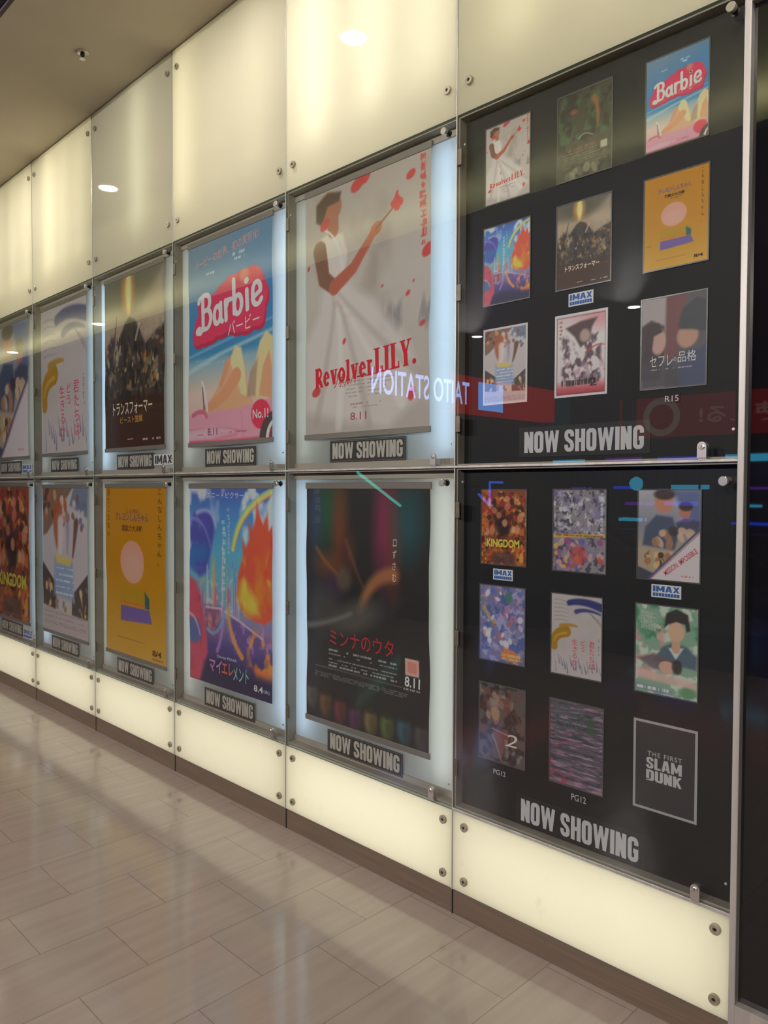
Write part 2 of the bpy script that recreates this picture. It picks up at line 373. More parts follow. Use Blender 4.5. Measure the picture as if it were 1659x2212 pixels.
# ------------------------------------------------------------------ printed artwork (ink colours per point of the sheet)
INK = 1.75
class Art:
    def __init__(s, w, h, aspect, c):
        s.w, s.h, s.a = w, h, aspect
        u = (np.arange(w)+0.5)/w; v = (np.arange(h)+0.5)/h
        s.U, s.V = np.meshgrid(u, v); s.X = s.U*aspect
        s.P = np.empty((h, w, 3)); s.P[:] = c
        s.rng = np.random.RandomState(11)
        s.px = 1.0/h
    def mix(s, mask, c):
        mask = np.clip(mask, 0, 1)[..., None]
        s.P = s.P*(1-mask) + np.asarray(c, float)*mask
        return s
    def vgrad(s, stops, a=1.0, u0=0.0, u1=1.0):
        vs = [q[0] for q in stops]
        g = np.stack([np.interp(s.V, vs, [q[1][k] for q in stops]) for k in range(3)], -1)
        m = ((s.U >= u0) & (s.U <= u1))[..., None]*a
        s.P = s.P*(1-m)+g*m; return s
    def ell(s, u, v, ru, rv, c, a=1.0, soft=0.15, rot=0.0):
        dx, dy = s.X-u*s.a, s.V-v; co, si = math.cos(rot), math.sin(rot)
        d = np.sqrt(((dx*co+dy*si)/(ru*s.a))**2+((-dx*si+dy*co)/rv)**2)
        sf = max(soft, 1.2*s.px/min(ru*s.a, rv))
        return s.mix(a*np.clip((1+sf/2-d)/sf, 0, 1), c)
    def ring(s, u, v, ru, rv, t, c, a=1.0):
        d = np.sqrt(((s.X-u*s.a)/(ru*s.a))**2+((s.V-v)/rv)**2)
        return s.mix(a*np.clip((t-np.abs(d-1))/0.05+0.5, 0, 1), c)
    def poly(s, pts, c, a=1.0, soft=None):
        """even-odd fill, edge softened over about a point"""
        ins = np.zeros((s.h, s.w), bool); dist = np.full((s.h, s.w), 9.0)
        n = len(pts)
        for k in range(n):
            (u1, v1), (u2, v2) = pts[k], pts[(k+1) % n]
            if v1 != v2:
                c1 = (v1 > s.V) != (v2 > s.V)
                ins ^= c1 & (s.U < (u2-u1)*(s.V-v1)/(v2-v1)+u1)
            dist = np.minimum(dist, s._seg(u1, v1, u2, v2)[0])
        sf = soft or 1.0*s.px
        sd = np.where(ins, dist, -dist)
        return s.mix(a*np.clip(sd/sf+0.5, 0, 1), c)
    def _seg(s, u1, v1, u2, v2):
        x1, x2 = u1*s.a, u2*s.a; dx, dy = x2-x1, v2-v1; L = dx*dx+dy*dy+1e-12
        t = np.clip(((s.X-x1)*dx+(s.V-v1)*dy)/L, 0, 1)
        return np.hypot(s.X-x1-t*dx, s.V-v1-t*dy), t
    def stroke(s, pts, w0, w1, c, a=1.0, soft=None):
        n = len(pts)-1; m = np.zeros((s.h, s.w))
        sf = soft or 1.2*s.px
        for k in range(n):
            d, t = s._seg(*pts[k], *pts[k+1])
            ww = w0+(w1-w0)*(k+t)/n
            m = np.maximum(m, np.clip((ww-d)/sf+0.5, 0, 1))
        return s.mix(a*m, c)
    def curve(s, pts, w0, w1, c, a=1.0, soft=None, n=14):
        """quadratic through three points"""
        (a0, b0), (a1, b1), (a2, b2) = pts; q = []
        for k in range(n+1):
            t = k/n; q.append(((1-t)**2*a0+2*t*(1-t)*a1+t*t*a2, (1-t)**2*b0+2*t*(1-t)*b1+t*t*b2))
        return s.stroke(q, w0, w1, c, a, soft)
    def nz(s, fx, fy, seed=0, octv=3):
        r = np.random.RandomState(seed); o = np.zeros((s.h, s.w)); amp = 1.0; tot = 0
        for k in range(octv):
            nx, ny = int(fx*2**k)+2, int(fy*2**k)+2; g = r.rand(ny, nx)
            x = s.U*(nx-1.001); y = s.V*(ny-1.001); i = x.astype(int); j = y.astype(int); p = x-i; q = y-j
            p = p*p*(3-2*p); q = q*q*(3-2*q)
            o += amp*((g[j, i]*(1-p)+g[j, i+1]*p)*(1-q)+(g[j+1, i]*(1-p)+g[j+1, i+1]*p)*q); tot += amp; amp *= 0.55
        return o/tot
    def cloud(s, fx, fy, c, lo=0.5, hi=0.65, seed=0, a=1.0, v0=-1, v1=2, u0=-1, u1=2, fade=0.06):
        m = np.clip((s.nz(fx, fy, seed)-lo)/(hi-lo), 0, 1)
        m = m*np.clip((s.V-v0)/fade, 0, 1)*np.clip((v1-s.V)/fade, 0, 1)*np.clip((s.U-u0)/fade, 0, 1)*np.clip((u1-s.U)/fade, 0, 1)
        return s.mix(a*m, c)
    def bits(s, n, u0, u1, v0, v1, cols, r0, r1, seed=0, a=1.0, tall=1.4):
        g = np.random.RandomState(seed)
        for _ in range(n):
            s.ell(g.uniform(u0, u1), g.uniform(v0, v1), g.uniform(r0, r1)/s.a, g.uniform(r0, r1)*tall, cols[g.randint(len(cols))], a, 0.35, g.uniform(-0.7, 0.7))
        return s
    def credits(s, u0, u1, v, h, c, seed=0, a=0.8, gap=0.3):
        """a line of print far too small to read"""
        g = np.random.RandomState(seed); u = u0; m = np.zeros((s.h, s.w))
        while u < u1:
            l = g.uniform(0.01, 0.035)
            if g.rand() > gap: m = np.maximum(m, ((s.U >= u) & (s.U < min(u+l, u1)) & (np.abs(s.V-v) < h/2)).astype(float))
            u += l+0.006
        return s.mix(a*m, c)
    def vbits(s, u, v0, v1, wd, c, seed=0, a=0.8):
        g = np.random.RandomState(seed); v = v0; m = np.zeros((s.h, s.w))
        while v < v1:
            l = wd*s.a*g.uniform(0.8, 1.1)
            for _ in range(4):
                x, y = g.uniform(-0.5, 0.5)*wd+u, v+g.uniform(0, l)
                if g.rand() > 0.5: m = np.maximum(m, ((np.abs(s.U-u) < wd*0.45) & (np.abs(s.V-y) < max(0.0016, l*0.09))).astype(float))
                else: m = np.maximum(m, ((np.abs(s.U-x) < wd*0.1) & (np.abs(s.V-v-l/2) < l*0.42)).astype(float))
            v += l*1.25
        return s.mix(a*m, c)

def art_gown(A):         # pale sheet, flowing white gown and drifting red petals
    A.vgrad([(0, (158, 148, 138)), (0.4, (168, 160, 152)), (1, (158, 148, 144))])
    A.cloud(4, 5, (138, 126, 116), 0.45, 0.75, 1, 0.7, v1=0.5, u1=0.75)
    A.cloud(5, 4, (122, 118, 116), 0.42, 0.7, 2, 0.75, v0=0.46, v1=0.68, u0=0.55, fade=0.1)
    A.cloud(20, 6, (92, 90, 92), 0.55, 0.7, 3, 0.5, v0=0.5, v1=0.66, u0=0.6, fade=0.05)
    A.poly([(0.2, 0.3), (0.36, 0.38), (0.62, 0.52), (0.86, 0.68), (0.96, 0.86), (0.7, 0.99), (0.35, 0.95), (0.0, 0.9), (0.0, 0.62), (0.12, 0.5)], (184, 176, 172), 0.9, 0.05)
    for k, (e, b) in enumerate([((0.1, 0.95), 0.5), ((0.3, 0.97), 0.55), ((0.55, 0.97), 0.62), ((0.8, 0.9), 0.62), ((0.93, 0.8), 0.6)]):
        A.curve([(0.24, 0.4), (0.3+0.06*k, b), e], 0.006, 0.02, (202, 194, 190) if k % 2 else (150, 138, 134), 0.5, 0.02)
    A.cloud(10, 14, (150, 112, 104), 0.6, 0.75, 5, 0.35, v0=0.36, v1=0.55, u0=0.15, u1=0.5)
    A.poly([(0.12, 0.2), (0.2, 0.18), (0.33, 0.2), (0.37, 0.28), (0.34, 0.42), (0.22, 0.42), (0.15, 0.33)], (190, 180, 172), 1, 0.015)
    A.stroke([(0.25, 0.1), (0.25, 0.17)], 0.03, 0.034, (150, 92, 70), 1, 0.01)
    A.ell(0.22, 0.075, 0.105, 0.058, (150, 98, 76), 1, 0.15, 0.3)
    A.poly([(0.1, 0.05), (0.2, 0.015), (0.32, 0.03), (0.3, 0.065), (0.2, 0.07), (0.15, 0.14), (0.1, 0.12)], (78, 58, 46), 1, 0.012)
    A.stroke([(0.13, 0.24), (0.17, 0.36), (0.26, 0.405)], 0.04, 0.03, (112, 76, 60), 1, 0.008)      # one bare arm, lifted
    A.stroke([(0.26, 0.405), (0.42, 0.35), (0.56, 0.25)], 0.032, 0.018, (158, 82, 64), 1, 0.008)
    A.ell(0.6, 0.225, 0.05, 0.024, (160, 76, 58), 1, 0.2, -0.5)
    A.curve([(0.6, 0.225), (0.66, 0.2), (0.75, 0.16)], 0.006, 0.003, (120, 60, 56), 0.8)
    for du, dv in ((0, -0.014), (0.022, 0), (0, 0.014), (-0.022, 0)): A.ell(0.76+du, 0.155+dv, 0.024, 0.016, (182, 54, 56), 1, 0.3)
    A.curve([(0.17, 0.16), (0.3, 0.2), (0.33, 0.34)], 0.004, 0.004, (232, 226, 222), 0.8)
    g = np.random.RandomState(4)
    for (u, v, r) in [(0.45, 0.03, 0.034), (0.52, 0.01, 0.03), (0.86, 0.07, 0.022), (0.98, 0.36, 0.03), (0.84, 0.5, 0.012), (0.35, 0.63, 0.012), (0.1, 0.82, 0.026), (0.87, 0.87, 0.024), (0.03, 0.3, 0.01), (0.3, 0.76, 0.01), (0.18, 0.14, 0.03), (0.76, 0.12, 0.01), (0.95, 0.62, 0.014), (0.65, 0.45, 0.007), (0.88, 0.46, 0.006)]:
        A.ell(u, v, r, r*1.1, (176, 52, 52), 0.95, 0.25, g.uniform(0.3, 1.2))
    A.vbits(0.945, 0.01, 0.33, 0.042, (176, 62, 58), 3, 0.8).vbits(0.95, 0.012, 0.33, 0.03, (176, 62, 58), 8, 0.6)
    for k, v in enumerate((0.795, 0.81, 0.825, 0.84, 0.853, 0.885, 0.898)): A.credits(0.3+0.02*k, 0.74-0.02*k, v, 0.005, (128, 100, 104), k, 0.7)
def art_beach(A):        # blue sky over sand and a pink band with curves and a round badge
    A.vgrad([(0, (84, 118, 146)), (0.18, (62, 114, 156)), (0.4, (44, 112, 166)), (0.56, (52, 118, 158)), (0.6, (120, 150, 164)), (0.68, (160, 160, 154)), (0.76, (196, 168, 156)), (1, (200, 140, 156))])
    A.ell(-0.05, 0.02, 0.6, 0.3, (116, 130, 142), 0.5, 1.2)
    A.poly([(0, 0.62), (0.4, 0.56), (1, 0.5), (1, 0.515), (0.4, 0.58), (0, 0.65)], (156, 176, 184), 0.8, 0.015)
    A.poly([(0, 0.55), (1, 0.45), (1, 0.46), (0, 0.565)], (120, 156, 180), 0.7, 0.01)
    for off, c in ((0.02, (164, 34, 66)), (0.0, (190, 48, 82))):
        for (u, v, ru, rv) in [(0.12, 0.455, 0.07, 0.05), (0.2, 0.42, 0.13, 0.08), (0.22, 0.33, 0.1, 0.07), (0.34, 0.34, 0.14, 0.075), (0.46, 0.31, 0.13, 0.08), (0.55, 0.27, 0.11, 0.065), (0.66, 0.27, 0.12, 0.07), (0.78, 0.27, 0.13, 0.075), (0.84, 0.33, 0.11, 0.08), (0.8, 0.4, 0.12, 0.075), (0.68, 0.42, 0.13, 0.065), (0.56, 0.41, 0.14, 0.065), (0.4, 0.42, 0.14, 0.06), (0.28, 0.45, 0.09, 0.045), (0.7, 0.45, 0.1, 0.04), (0.84, 0.44, 0.07, 0.04), (0.5, 0.35, 0.3, 0.08), (0.6, 0.45, 0.08, 0.035)]:
            A.ell(u+off*0.7, v+off, ru, rv, c, 1, 0.03)
    A.ell(0.7, 0.225, 0.05, 0.03, (206, 112, 96), 0.8, 0.6)
    # wind-blown dune shapes in sand, honey and tan
    A.poly([(0.2, 0.85), (0.4, 0.72), (0.52, 0.6), (0.58, 0.55), (0.66, 0.6), (0.74, 0.74), (0.8, 0.83), (0.5, 0.86)], (196, 146, 110), 1, 0.012)
    A.poly([(0.52, 0.62), (0.58, 0.545), (0.65, 0.56), (0.7, 0.68), (0.74, 0.8), (0.66, 0.78), (0.6, 0.7)], (208, 182, 136), 1, 0.012)
    A.poly([(0.76, 0.8), (0.8, 0.66), (0.86, 0.55), (0.93, 0.51), (1.0, 0.54), (1, 0.82)], (206, 176, 130), 1, 0.012)
    A.poly([(0.86, 0.8), (0.9, 0.66), (0.96, 0.6), (1.0, 0.7), (1, 0.82)], (188, 136, 104), 1, 0.012)
    A.poly([(0.72, 0.8), (0.76, 0.68), (0.84, 0.62), (0.82, 0.8)], (140, 120, 104), 0.8, 0.015)
    A.curve([(0.22, 0.835), (0.45, 0.8), (0.6, 0.69)], 0.022, 0.04, (196, 132, 98), 1, 0.01)
    A.stroke([(0.42, 0.72), (0.5, 0.62)], 0.015, 0.022, (190, 130, 100), 1, 0.01)
    A.curve([(0.25, 0.85), (0.24, 0.75), (0.18, 0.69)], 0.008, 0.006, (214, 190, 190), 1).curve([(0.21, 0.83), (0.2, 0.76), (0.19, 0.72)], 0.006, 0.004, (80, 60, 60), 0.8)
    A.poly([(0, 0.86), (0.2, 0.845), (0.6, 0.845), (1, 0.815), (1, 1.01), (0, 1.01)], (206, 134, 150), 1, 0.006)
    A.curve([(0.06, 0.855), (0.2, 0.82), (0.24, 0.87)], 0.012, 0.01, (176, 92, 112), 1)
    A.curve([(0, 0.93), (0.4, 0.91), (0.7, 0.96)], 0.004, 0.004, (176, 110, 128), 0.8).curve([(0.0, 0.99), (0.4, 0.98), (0.6, 0.97)], 0.01, 0.008, (184, 118, 134), 0.8)
    A.poly([(0, 0.94), (0.3, 0.925), (0.55, 0.95), (0.3, 0.98), (0, 0.985)], (196, 158, 168), 0.8, 0.03)
    A.stroke([(0.66, 0.86), (0.68, 1)], 0.002, 0.002, (170, 104, 122), 0.7)
    A.poly([(0, 0.985), (0.5, 0.99), (1, 0.985), (1, 1.01), (0, 1.01)], (186, 66, 96), 0.9, 0.01)
    A.ell(0.875, 0.885, 0.105, 0.068, (190, 46, 72), 1, 0.04)
    A.ell(1.06, 1.0, 0.2, 0.13, (66, 54, 54), 1, 0.05).ell(1.06, 1.0, 0.13, 0.095, (206, 196, 194), 1, 0.05).ell(1.06, 1.0, 0.1, 0.08, (120, 50, 70), 1, 0.05)
    A.credits(0.1, 0.4, 0.585, 0.004, (150, 180, 200), 3, 0.7).credits(0.22, 0.46, 0.61, 0.004, (150, 180, 200), 4, 0.7)
    A.credits(0.24, 0.34, 0.16, 0.01, (170, 190, 206), 5, 0.8, 0.1).credits(0.56, 0.7, 0.11, 0.014, (180, 196, 206), 6, 0.8, 0.1).credits(0.58, 0.7, 0.135, 0.014, (180, 196, 206), 7, 0.8, 0.1)
    A.credits(0.12, 0.22, 0.958, 0.005, (120, 60, 86), 8).credits(0.42, 0.72, 0.955, 0.006, (150, 80, 104), 9)
def art_dusk(A):         # rubble-brown dusk with an amber beam
    A.vgrad([(0, (88, 86, 76)), (0.14, (108, 98, 80)), (0.24, (150, 132, 110)), (0.36, (148, 132, 116)), (0.46, (92, 80, 66)), (0.62, (58, 48, 40)), (0.74, (54, 32, 20)), (1, (56, 27, 13))])
    A.poly([(0.6, 0.2), (1, 0.02), (1, 0.32), (0.8, 0.32)], (164, 148, 128), 0.6, 0.06)
    A.ell(0.42, 0.1, 0.36, 0.1, (70, 66, 56), 0.6, 0.9)
    A.ell(0.42, 0.09, 0.09, 0.1, (214, 146, 60), 0.9, 1.2).ell(0.43, 0.09, 0.04, 0.11, (246, 214, 140), 0.95, 1.0)
    A.poly([(0.2, 0.56), (0.26, 0.36), (0.36, 0.27), (0.44, 0.24), (0.54, 0.27), (0.62, 0.34), (0.7, 0.42), (0.86, 0.36), (1, 0.33), (1, 0.7), (0, 0.7), (0, 0.46), (0.1, 0.52)], (58, 50, 46), 0.95, 0.02)
    A.cloud(16, 22, (136, 116, 92), 0.55, 0.72, 2, 0.75, v0=0.26, v1=0.72).cloud(24, 18, (30, 26, 24), 0.52, 0.66, 5, 0.8, v0=0.3, v1=0.75)
    A.cloud(14, 20, (92, 40, 30), 0.62, 0.74, 8, 0.6, v0=0.3, v1=0.62)
    A.bits(36, 0.04, 0.96, 0.4, 0.66, [(166, 150, 124), (112, 92, 66), (44, 38, 34), (150, 100, 40)], 0.006, 0.018, 3, 0.7, 2.0)
    A.stroke([(0.17, 0.4), (0.22, 0.22)], 0.01, 0.004, (60, 52, 46), 0.8).stroke([(0.54, 0.38), (0.6, 0.3)], 0.01, 0.012, (190, 176, 156), 0.6).stroke([(0.22, 0.5), (0.28, 0.4)], 0.012, 0.01, (178, 164, 146), 0.5)
    A.cloud(10, 40, (92, 60, 36), 0.55, 0.8, 4, 0.5, v0=0.62, v1=0.85)
    A.credits(0.26, 0.6, 0.93, 0.004, (190, 170, 150), 2).credits(0.4, 0.5, 0.948, 0.008, (200, 180, 160), 3, 0.8, 0.05).credits(0.66, 0.94, 0.955, 0.006, (200, 190, 180), 4)
def art_brush(A):        # off-white paper with ochre and indigo brush strokes
    A.P[:] = (170, 160, 160)
    A.cloud(3, 4, (160, 150, 150), 0.4, 0.8, 2, 0.6)
    g = np.random.RandomState(6)
    A.curve([(0.06, 0.66), (0.02, 0.5), (0.3, 0.46)], 0.05, 0.07, (152, 112, 34), 1, 0.015).curve([(0.06, 0.6), (0.08, 0.5), (0.3, 0.48)], 0.01, 0.016, (176, 142, 66), 0.8, 0.012)
    A.curve([(0.2, 0.4), (0.4, 0.36), (0.52, 0.38)], 0.03, 0.012, (158, 120, 48), 0.9, 0.015)
    A.curve([(0.36, 0.1), (0.62, 0.04), (0.98, 0.12)], 0.035, 0.05, (52, 54, 104), 1, 0.02).curve([(0.5, 0.2), (0.7, 0.14), (0.96, 0.2)], 0.028, 0.012, (58, 60, 108), 0.95, 0.02)
    for k in range(6): A.curve([(0.06, 0.08+0.05*k), (0.2, 0.06+0.05*k), (0.34, 0.1+0.045*k)], 0.003, 0.002, (90, 82, 92), 0.6)
    for k in range(16):
        u, v = 0.08+0.058*k, g.uniform(0.74, 0.86)
        A.curve([(u, v), (u+0.03, v+0.07), (u+g.uniform(0, 0.07), v+g.uniform(0.08, 0.14))], 0.002, g.uniform(0.004, 0.011), (84, 80, 116), 0.75)
    for k in range(5): A.curve([(0.72+0.05*k, 0.18+0.02*k), (0.78+0.05*k, 0.2+0.03*k), (0.84+0.04*k, 0.25+0.03*k)], 0.003, 0.002, (84, 76, 84), 0.7)
    A.vbits(0.94, 0.5, 0.68, 0.03, (120, 86, 90), 4, 0.7)
def art_yellow(A):       # plain yellow with simple discs and bands
    A.vgrad([(0, (168, 112, 4)), (0.5, (170, 116, 6)), (0.72, (172, 124, 20)), (1, (184, 138, 50))])
    A.ell(0.47, 0.44, 0.2, 0.125, (196, 136, 118), 1, 0.05).ell(0.47, 0.47, 0.16, 0.08, (202, 148, 132), 0.7, 0.6)     # a plain disc
    A.poly([(0.26, 0.58), (0.74, 0.6), (0.74, 0.68), (0.26, 0.68)], (160, 122, 14), 1, 0.006).poly([(0.26, 0.68), (0.74, 0.68), (0.74, 0.69), (0.26, 0.69)], (186, 92, 40), 1)
    A.poly([(0.26, 0.705), (0.74, 0.705), (0.78, 0.78), (0.26, 0.8)], (96, 78, 138), 1, 0.006)
    A.poly([(0.66, 0.6), (0.74, 0.64), (0.74, 0.7), (0.67, 0.7)], (36, 82, 84), 1)
    A.stroke([(0.2, 0.9), (0.66, 0.9)], 0.004, 0.003, (130, 92, 30), 0.6)
    A.credits(0.03, 0.14, 0.72, 0.004, (120, 80, 20), 3).credits(0.03, 0.12, 0.735, 0.004, (120, 80, 20), 5).credits(0.42, 0.58, 0.265, 0.004, (80, 50, 20), 1)
    A.credits(0.76, 0.95, 0.975, 0.006, (90, 60, 20), 2, 0.7, 0.1)
def art_fire(A):         # cool blue swirl on one side, tall warm flame on the other, towers between
    A.vgrad([(0, (66, 84, 156)), (0.14, (70, 122, 178)), (0.32, (84, 152, 182)), (0.5, (104, 148, 168)), (0.68, (124, 108, 146)), (0.8, (72, 62, 118)), (1, (40, 36, 66))])
    A.cloud(5, 6, (188, 190, 206), 0.46, 0.62, 3, 0.9, v1=0.3, u1=0.5).cloud(6, 6, (196, 204, 214), 0.48, 0.62, 6, 0.85, v1=0.32, u0=0.62)
    A.curve([(0.55, 0.3), (0.62, 0.1), (0.99, 0.02)], 0.014, 0.014, (206, 190, 92), 0.85).curve([(0.535, 0.29), (0.6, 0.09), (0.99, 0.005)], 0.006, 0.006, (120, 170, 140), 0.8).curve([(0.565, 0.31), (0.64, 0.12), (0.99, 0.036)], 0.005, 0.005, (206, 130, 80), 0.6)
    sw = [(-0.02, 0.2), (0.08, 0.12), (0.2, 0.1), (0.3, 0.14), (0.33, 0.2), (0.3, 0.27), (0.27, 0.34), (0.24, 0.43), (0.14, 0.46), (0.04, 0.42), (-0.02, 0.4)]
    A.poly(sw, (72, 72, 150), 1, 0.03)
    A.cloud(7, 10, (96, 104, 178), 0.5, 0.66, 21, 0.8, v0=0.12, v1=0.44, u1=0.28).cloud(6, 9, (52, 100, 160), 0.52, 0.66, 24, 0.85, v0=0.26, v1=0.46, u1=0.27).cloud(10, 12, (150, 158, 206), 0.64, 0.74, 26, 0.8, v0=0.1, v1=0.4, u1=0.34)
    A.curve([(0.1, 0.13), (0.3, 0.08), (0.34, 0.2)], 0.012, 0.004, (166, 180, 214), 0.7, 0.02).curve([(0.04, 0.16), (0.2, 0.16), (0.27, 0.3)], 0.01, 0.004, (126, 134, 196), 0.7, 0.02)
    g = np.random.RandomState(5)
    for k in range(26):
        u = g.uniform(0.14, 0.64); v = 0.26+0.9*abs(u-0.42)+g.uniform(-0.04, 0.08); cs = [(158, 182, 192), (70, 118, 152), (176, 142, 166), (104, 158, 168), (176, 160, 104), (92, 110, 150)]
        A.stroke([(u, v), (u, 0.64)], 0.003, 0.01, cs[g.randint(6)], 0.65)
    A.cloud(24, 26, (176, 150, 92), 0.56, 0.68, 7, 0.7, v0=0.42, v1=0.6, u0=0.1, u1=0.4).cloud(26, 30, (178, 190, 196), 0.6, 0.7, 8, 0.6, v0=0.4, v1=0.66, u0=0.2, u1=0.66)
    for k, (u, v) in enumerate([(0.34, 0.55), (0.5, 0.54)]): A.ell(u, v, 0.018, 0.05, (196, 84, 110), 0.7, 0.7)
    fl = [(0.6, 0.52), (0.62, 0.42), (0.67, 0.33), (0.66, 0.24), (0.7, 0.29), (0.745, 0.24), (0.74, 0.16), (0.78, 0.2), (0.82, 0.14), (0.83, 0.07), (0.865, 0.13), (0.9, 0.17), (0.95, 0.12), (0.96, 0.2), (1.02, 0.16), (1.02, 0.6), (0.92, 0.64), (0.76, 0.63), (0.65, 0.59)]
    A.poly(fl, (212, 78, 56), 1, 0.016)
    A.cloud(6, 5, (226, 118, 48), 0.4, 0.6, 31, 0.9, v0=0.26, v1=0.63, u0=0.64).cloud(8, 6, (232, 168, 62), 0.54, 0.66, 33, 0.85, v0=0.32, v1=0.63, u0=0.63).cloud(7, 6, (206, 58, 50), 0.56, 0.66, 35, 0.7, v0=0.2, v1=0.6, u0=0.72)
    A.poly([(0.61, 0.55), (0.64, 0.47), (0.69, 0.44), (0.76, 0.5), (0.84, 0.54), (0.86, 0.6), (0.74, 0.61)], (234, 186, 66), 0.8, 0.05)
    A.poly([(0, 0.46), (0.1, 0.49), (0.16, 0.58), (0.22, 0.7), (0.24, 0.84), (0.14, 1.0), (0, 1.0)], (178, 70, 92), 1, 0.025).cloud(5, 9, (156, 54, 80), 0.5, 0.68, 41, 0.7, v0=0.5, v1=1.0, u1=0.2)
    A.ell(0.06, 0.74, 0.1, 0.07, (62, 96, 146), 0.85, 0.3).curve([(0.0, 0.66), (0.1, 0.66), (0.14, 0.76)], 0.01, 0.006, (206, 150, 166), 0.7)
    A.poly([(0.2, 0.6), (0.4, 0.6), (0.38, 0.74), (0.24, 0.76)], (116, 66, 104), 0.8, 0.03).cloud(18, 20, (196, 130, 110), 0.56, 0.68, 43, 0.7, v0=0.6, v1=0.76, u0=0.18, u1=0.42)
    A.poly([(0.52, 0.63), (0.9, 0.7), (0.86, 0.8), (0.6, 0.8)], (88, 70, 128), 0.85, 0.03).cloud(18, 18, (168, 120, 176), 0.56, 0.68, 45, 0.7, v0=0.62, v1=0.82, u0=0.5)
    A.stroke([(0.22, 0.61), (0.4, 0.605), (0.6, 0.64), (0.9, 0.71)], 0.006, 0.006, (196, 176, 190), 0.7)
    A.curve([(0.5, 0.6), (0.52, 0.74), (0.66, 0.82)], 0.01, 0.016, (214, 140, 62), 0.85, 0.01).curve([(0.44, 0.6), (0.45, 0.72), (0.36, 0.82)], 0.01, 0.012, (150, 110, 176), 0.85, 0.01).curve([(0.24, 0.72), (0.34, 0.77), (0.44, 0.66)], 0.01, 0.008, (96, 160, 190), 0.7, 0.01)
    A.cloud(8, 9, (226, 136, 54), 0.48, 0.62, 47, 0.9, v0=0.66, v1=0.92, u0=0.7).cloud(8, 9, (206, 86, 58), 0.54, 0.64, 48, 0.8, v0=0.68, v1=0.9, u0=0.76)
    A.poly([(0.2, 0.9), (0.4, 0.86), (1, 0.92), (1, 1.01), (0.16, 1.01)], (38, 34, 66), 0.85, 0.06)
    A.vbits(0.44, 0.16, 0.5, 0.04, (186, 202, 216), 5, 0.7).vbits(0.5, 0.1, 0.32, 0.025, (206, 170, 180), 6, 0.7)
def art_night(A):        # near black with faint coloured glows and a row of dim ovals
    A.P[:] = (40, 38, 38)
    for (u, v, ru, rv, c, a) in [(0.2, 0.1, 0.12, 0.14, (40, 88, 56), 0.7), (0.3, 0.16, 0.06, 0.18, (122, 54, 34), 0.7), (0.08, 0.12, 0.06, 0.12, (52, 60, 104), 0.6), (0.66, 0.14, 0.07, 0.2, (140, 46, 80), 0.7), (0.74, 0.2, 0.05, 0.2, (120, 56, 44), 0.6), (0.84, 0.13, 0.1, 0.13, (36, 90, 96), 0.6), (0.2, 0.33, 0.1, 0.05, (120, 70, 40), 0.6), (0.22, 0.42, 0.08, 0.06, (66, 44, 78), 0.6), (0.4, 0.28, 0.04, 0.08, (104, 56, 40), 0.5)]:
        A.ell(u, v, ru, rv, c, a, 1.4)
    A.curve([(0.1, 0.26), (0.18, 0.32), (0.28, 0.36)], 0.008, 0.003, (150, 92, 50), 0.7, 0.02).curve([(0.36, 0.22), (0.44, 0.33), (0.5, 0.4)], 0.008, 0.003, (110, 70, 54), 0.7, 0.02)
    A.curve([(0.48, 0.5), (0.56, 0.35), (0.74, 0.34)], 0.02, 0.03, (150, 96, 60), 0.85, 0.03)
    A.ell(0.16, 0.52, 0.14, 0.1, (62, 60, 58), 0.8, 0.9).ell(0.44, 0.53, 0.2, 0.06, (78, 74, 70), 0.8, 0.9, -0.3).ell(0.34, 0.38, 0.06, 0.05, (92, 78, 70), 0.7, 0.8)
    A.curve([(0.02, 0.6), (0.2, 0.58), (0.4, 0.52)], 0.012, 0.006, (120, 116, 110), 0.6, 0.02)
    for k, (c, hgt) in enumerate([((110, 104, 96), 0.9), ((142, 92, 52), 0.92), ((146, 56, 70), 0.93), ((110, 52, 104), 0.945), ((150, 128, 72), 0.94), ((104, 128, 58), 0.94), ((56, 112, 132), 0.935), ((92, 84, 80), 0.94)]):
        u = 0.05+0.128*k
        A.ell(u, hgt, 0.05, 0.055, c, 0.6, 0.7).ell(u+0.02, hgt+0.012, 0.03, 0.04, (46, 40, 40), 0.45, 0.9).ell(u, hgt-0.05, 0.055, 0.022, (36, 34, 34), 0.8, 0.7)
    for k, v in enumerate((0.69, 0.706, 0.728, 0.742, 0.756)): A.credits(0.2, 0.76, v, 0.006, (170, 164, 160), k+4, 0.75)
    for k, v in enumerate((0.785, 0.793, 0.801, 0.809)): A.credits(0.08, 0.84, v, 0.003, (120, 116, 114), k+14, 0.7, 0.1)
    A.stroke([(0.08, 0.768), (0.8, 0.772)], 0.001, 0.001, (150, 146, 140), 0.7)
    A.poly([(0.82, 0.655), (0.92, 0.655), (0.92, 0.72), (0.82, 0.72)], (196, 152, 140), 1).poly([(0.835, 0.665), (0.905, 0.665), (0.905, 0.71), (0.835, 0.71)], (184, 120, 108), 1)
    A.credits(0.81, 0.93, 0.775, 0.006, (160, 156, 152), 9, 0.8, 0.05)
    A.vbits(0.1, 0.0, 0.16, 0.05, (84, 84, 100), 5, 0.5)
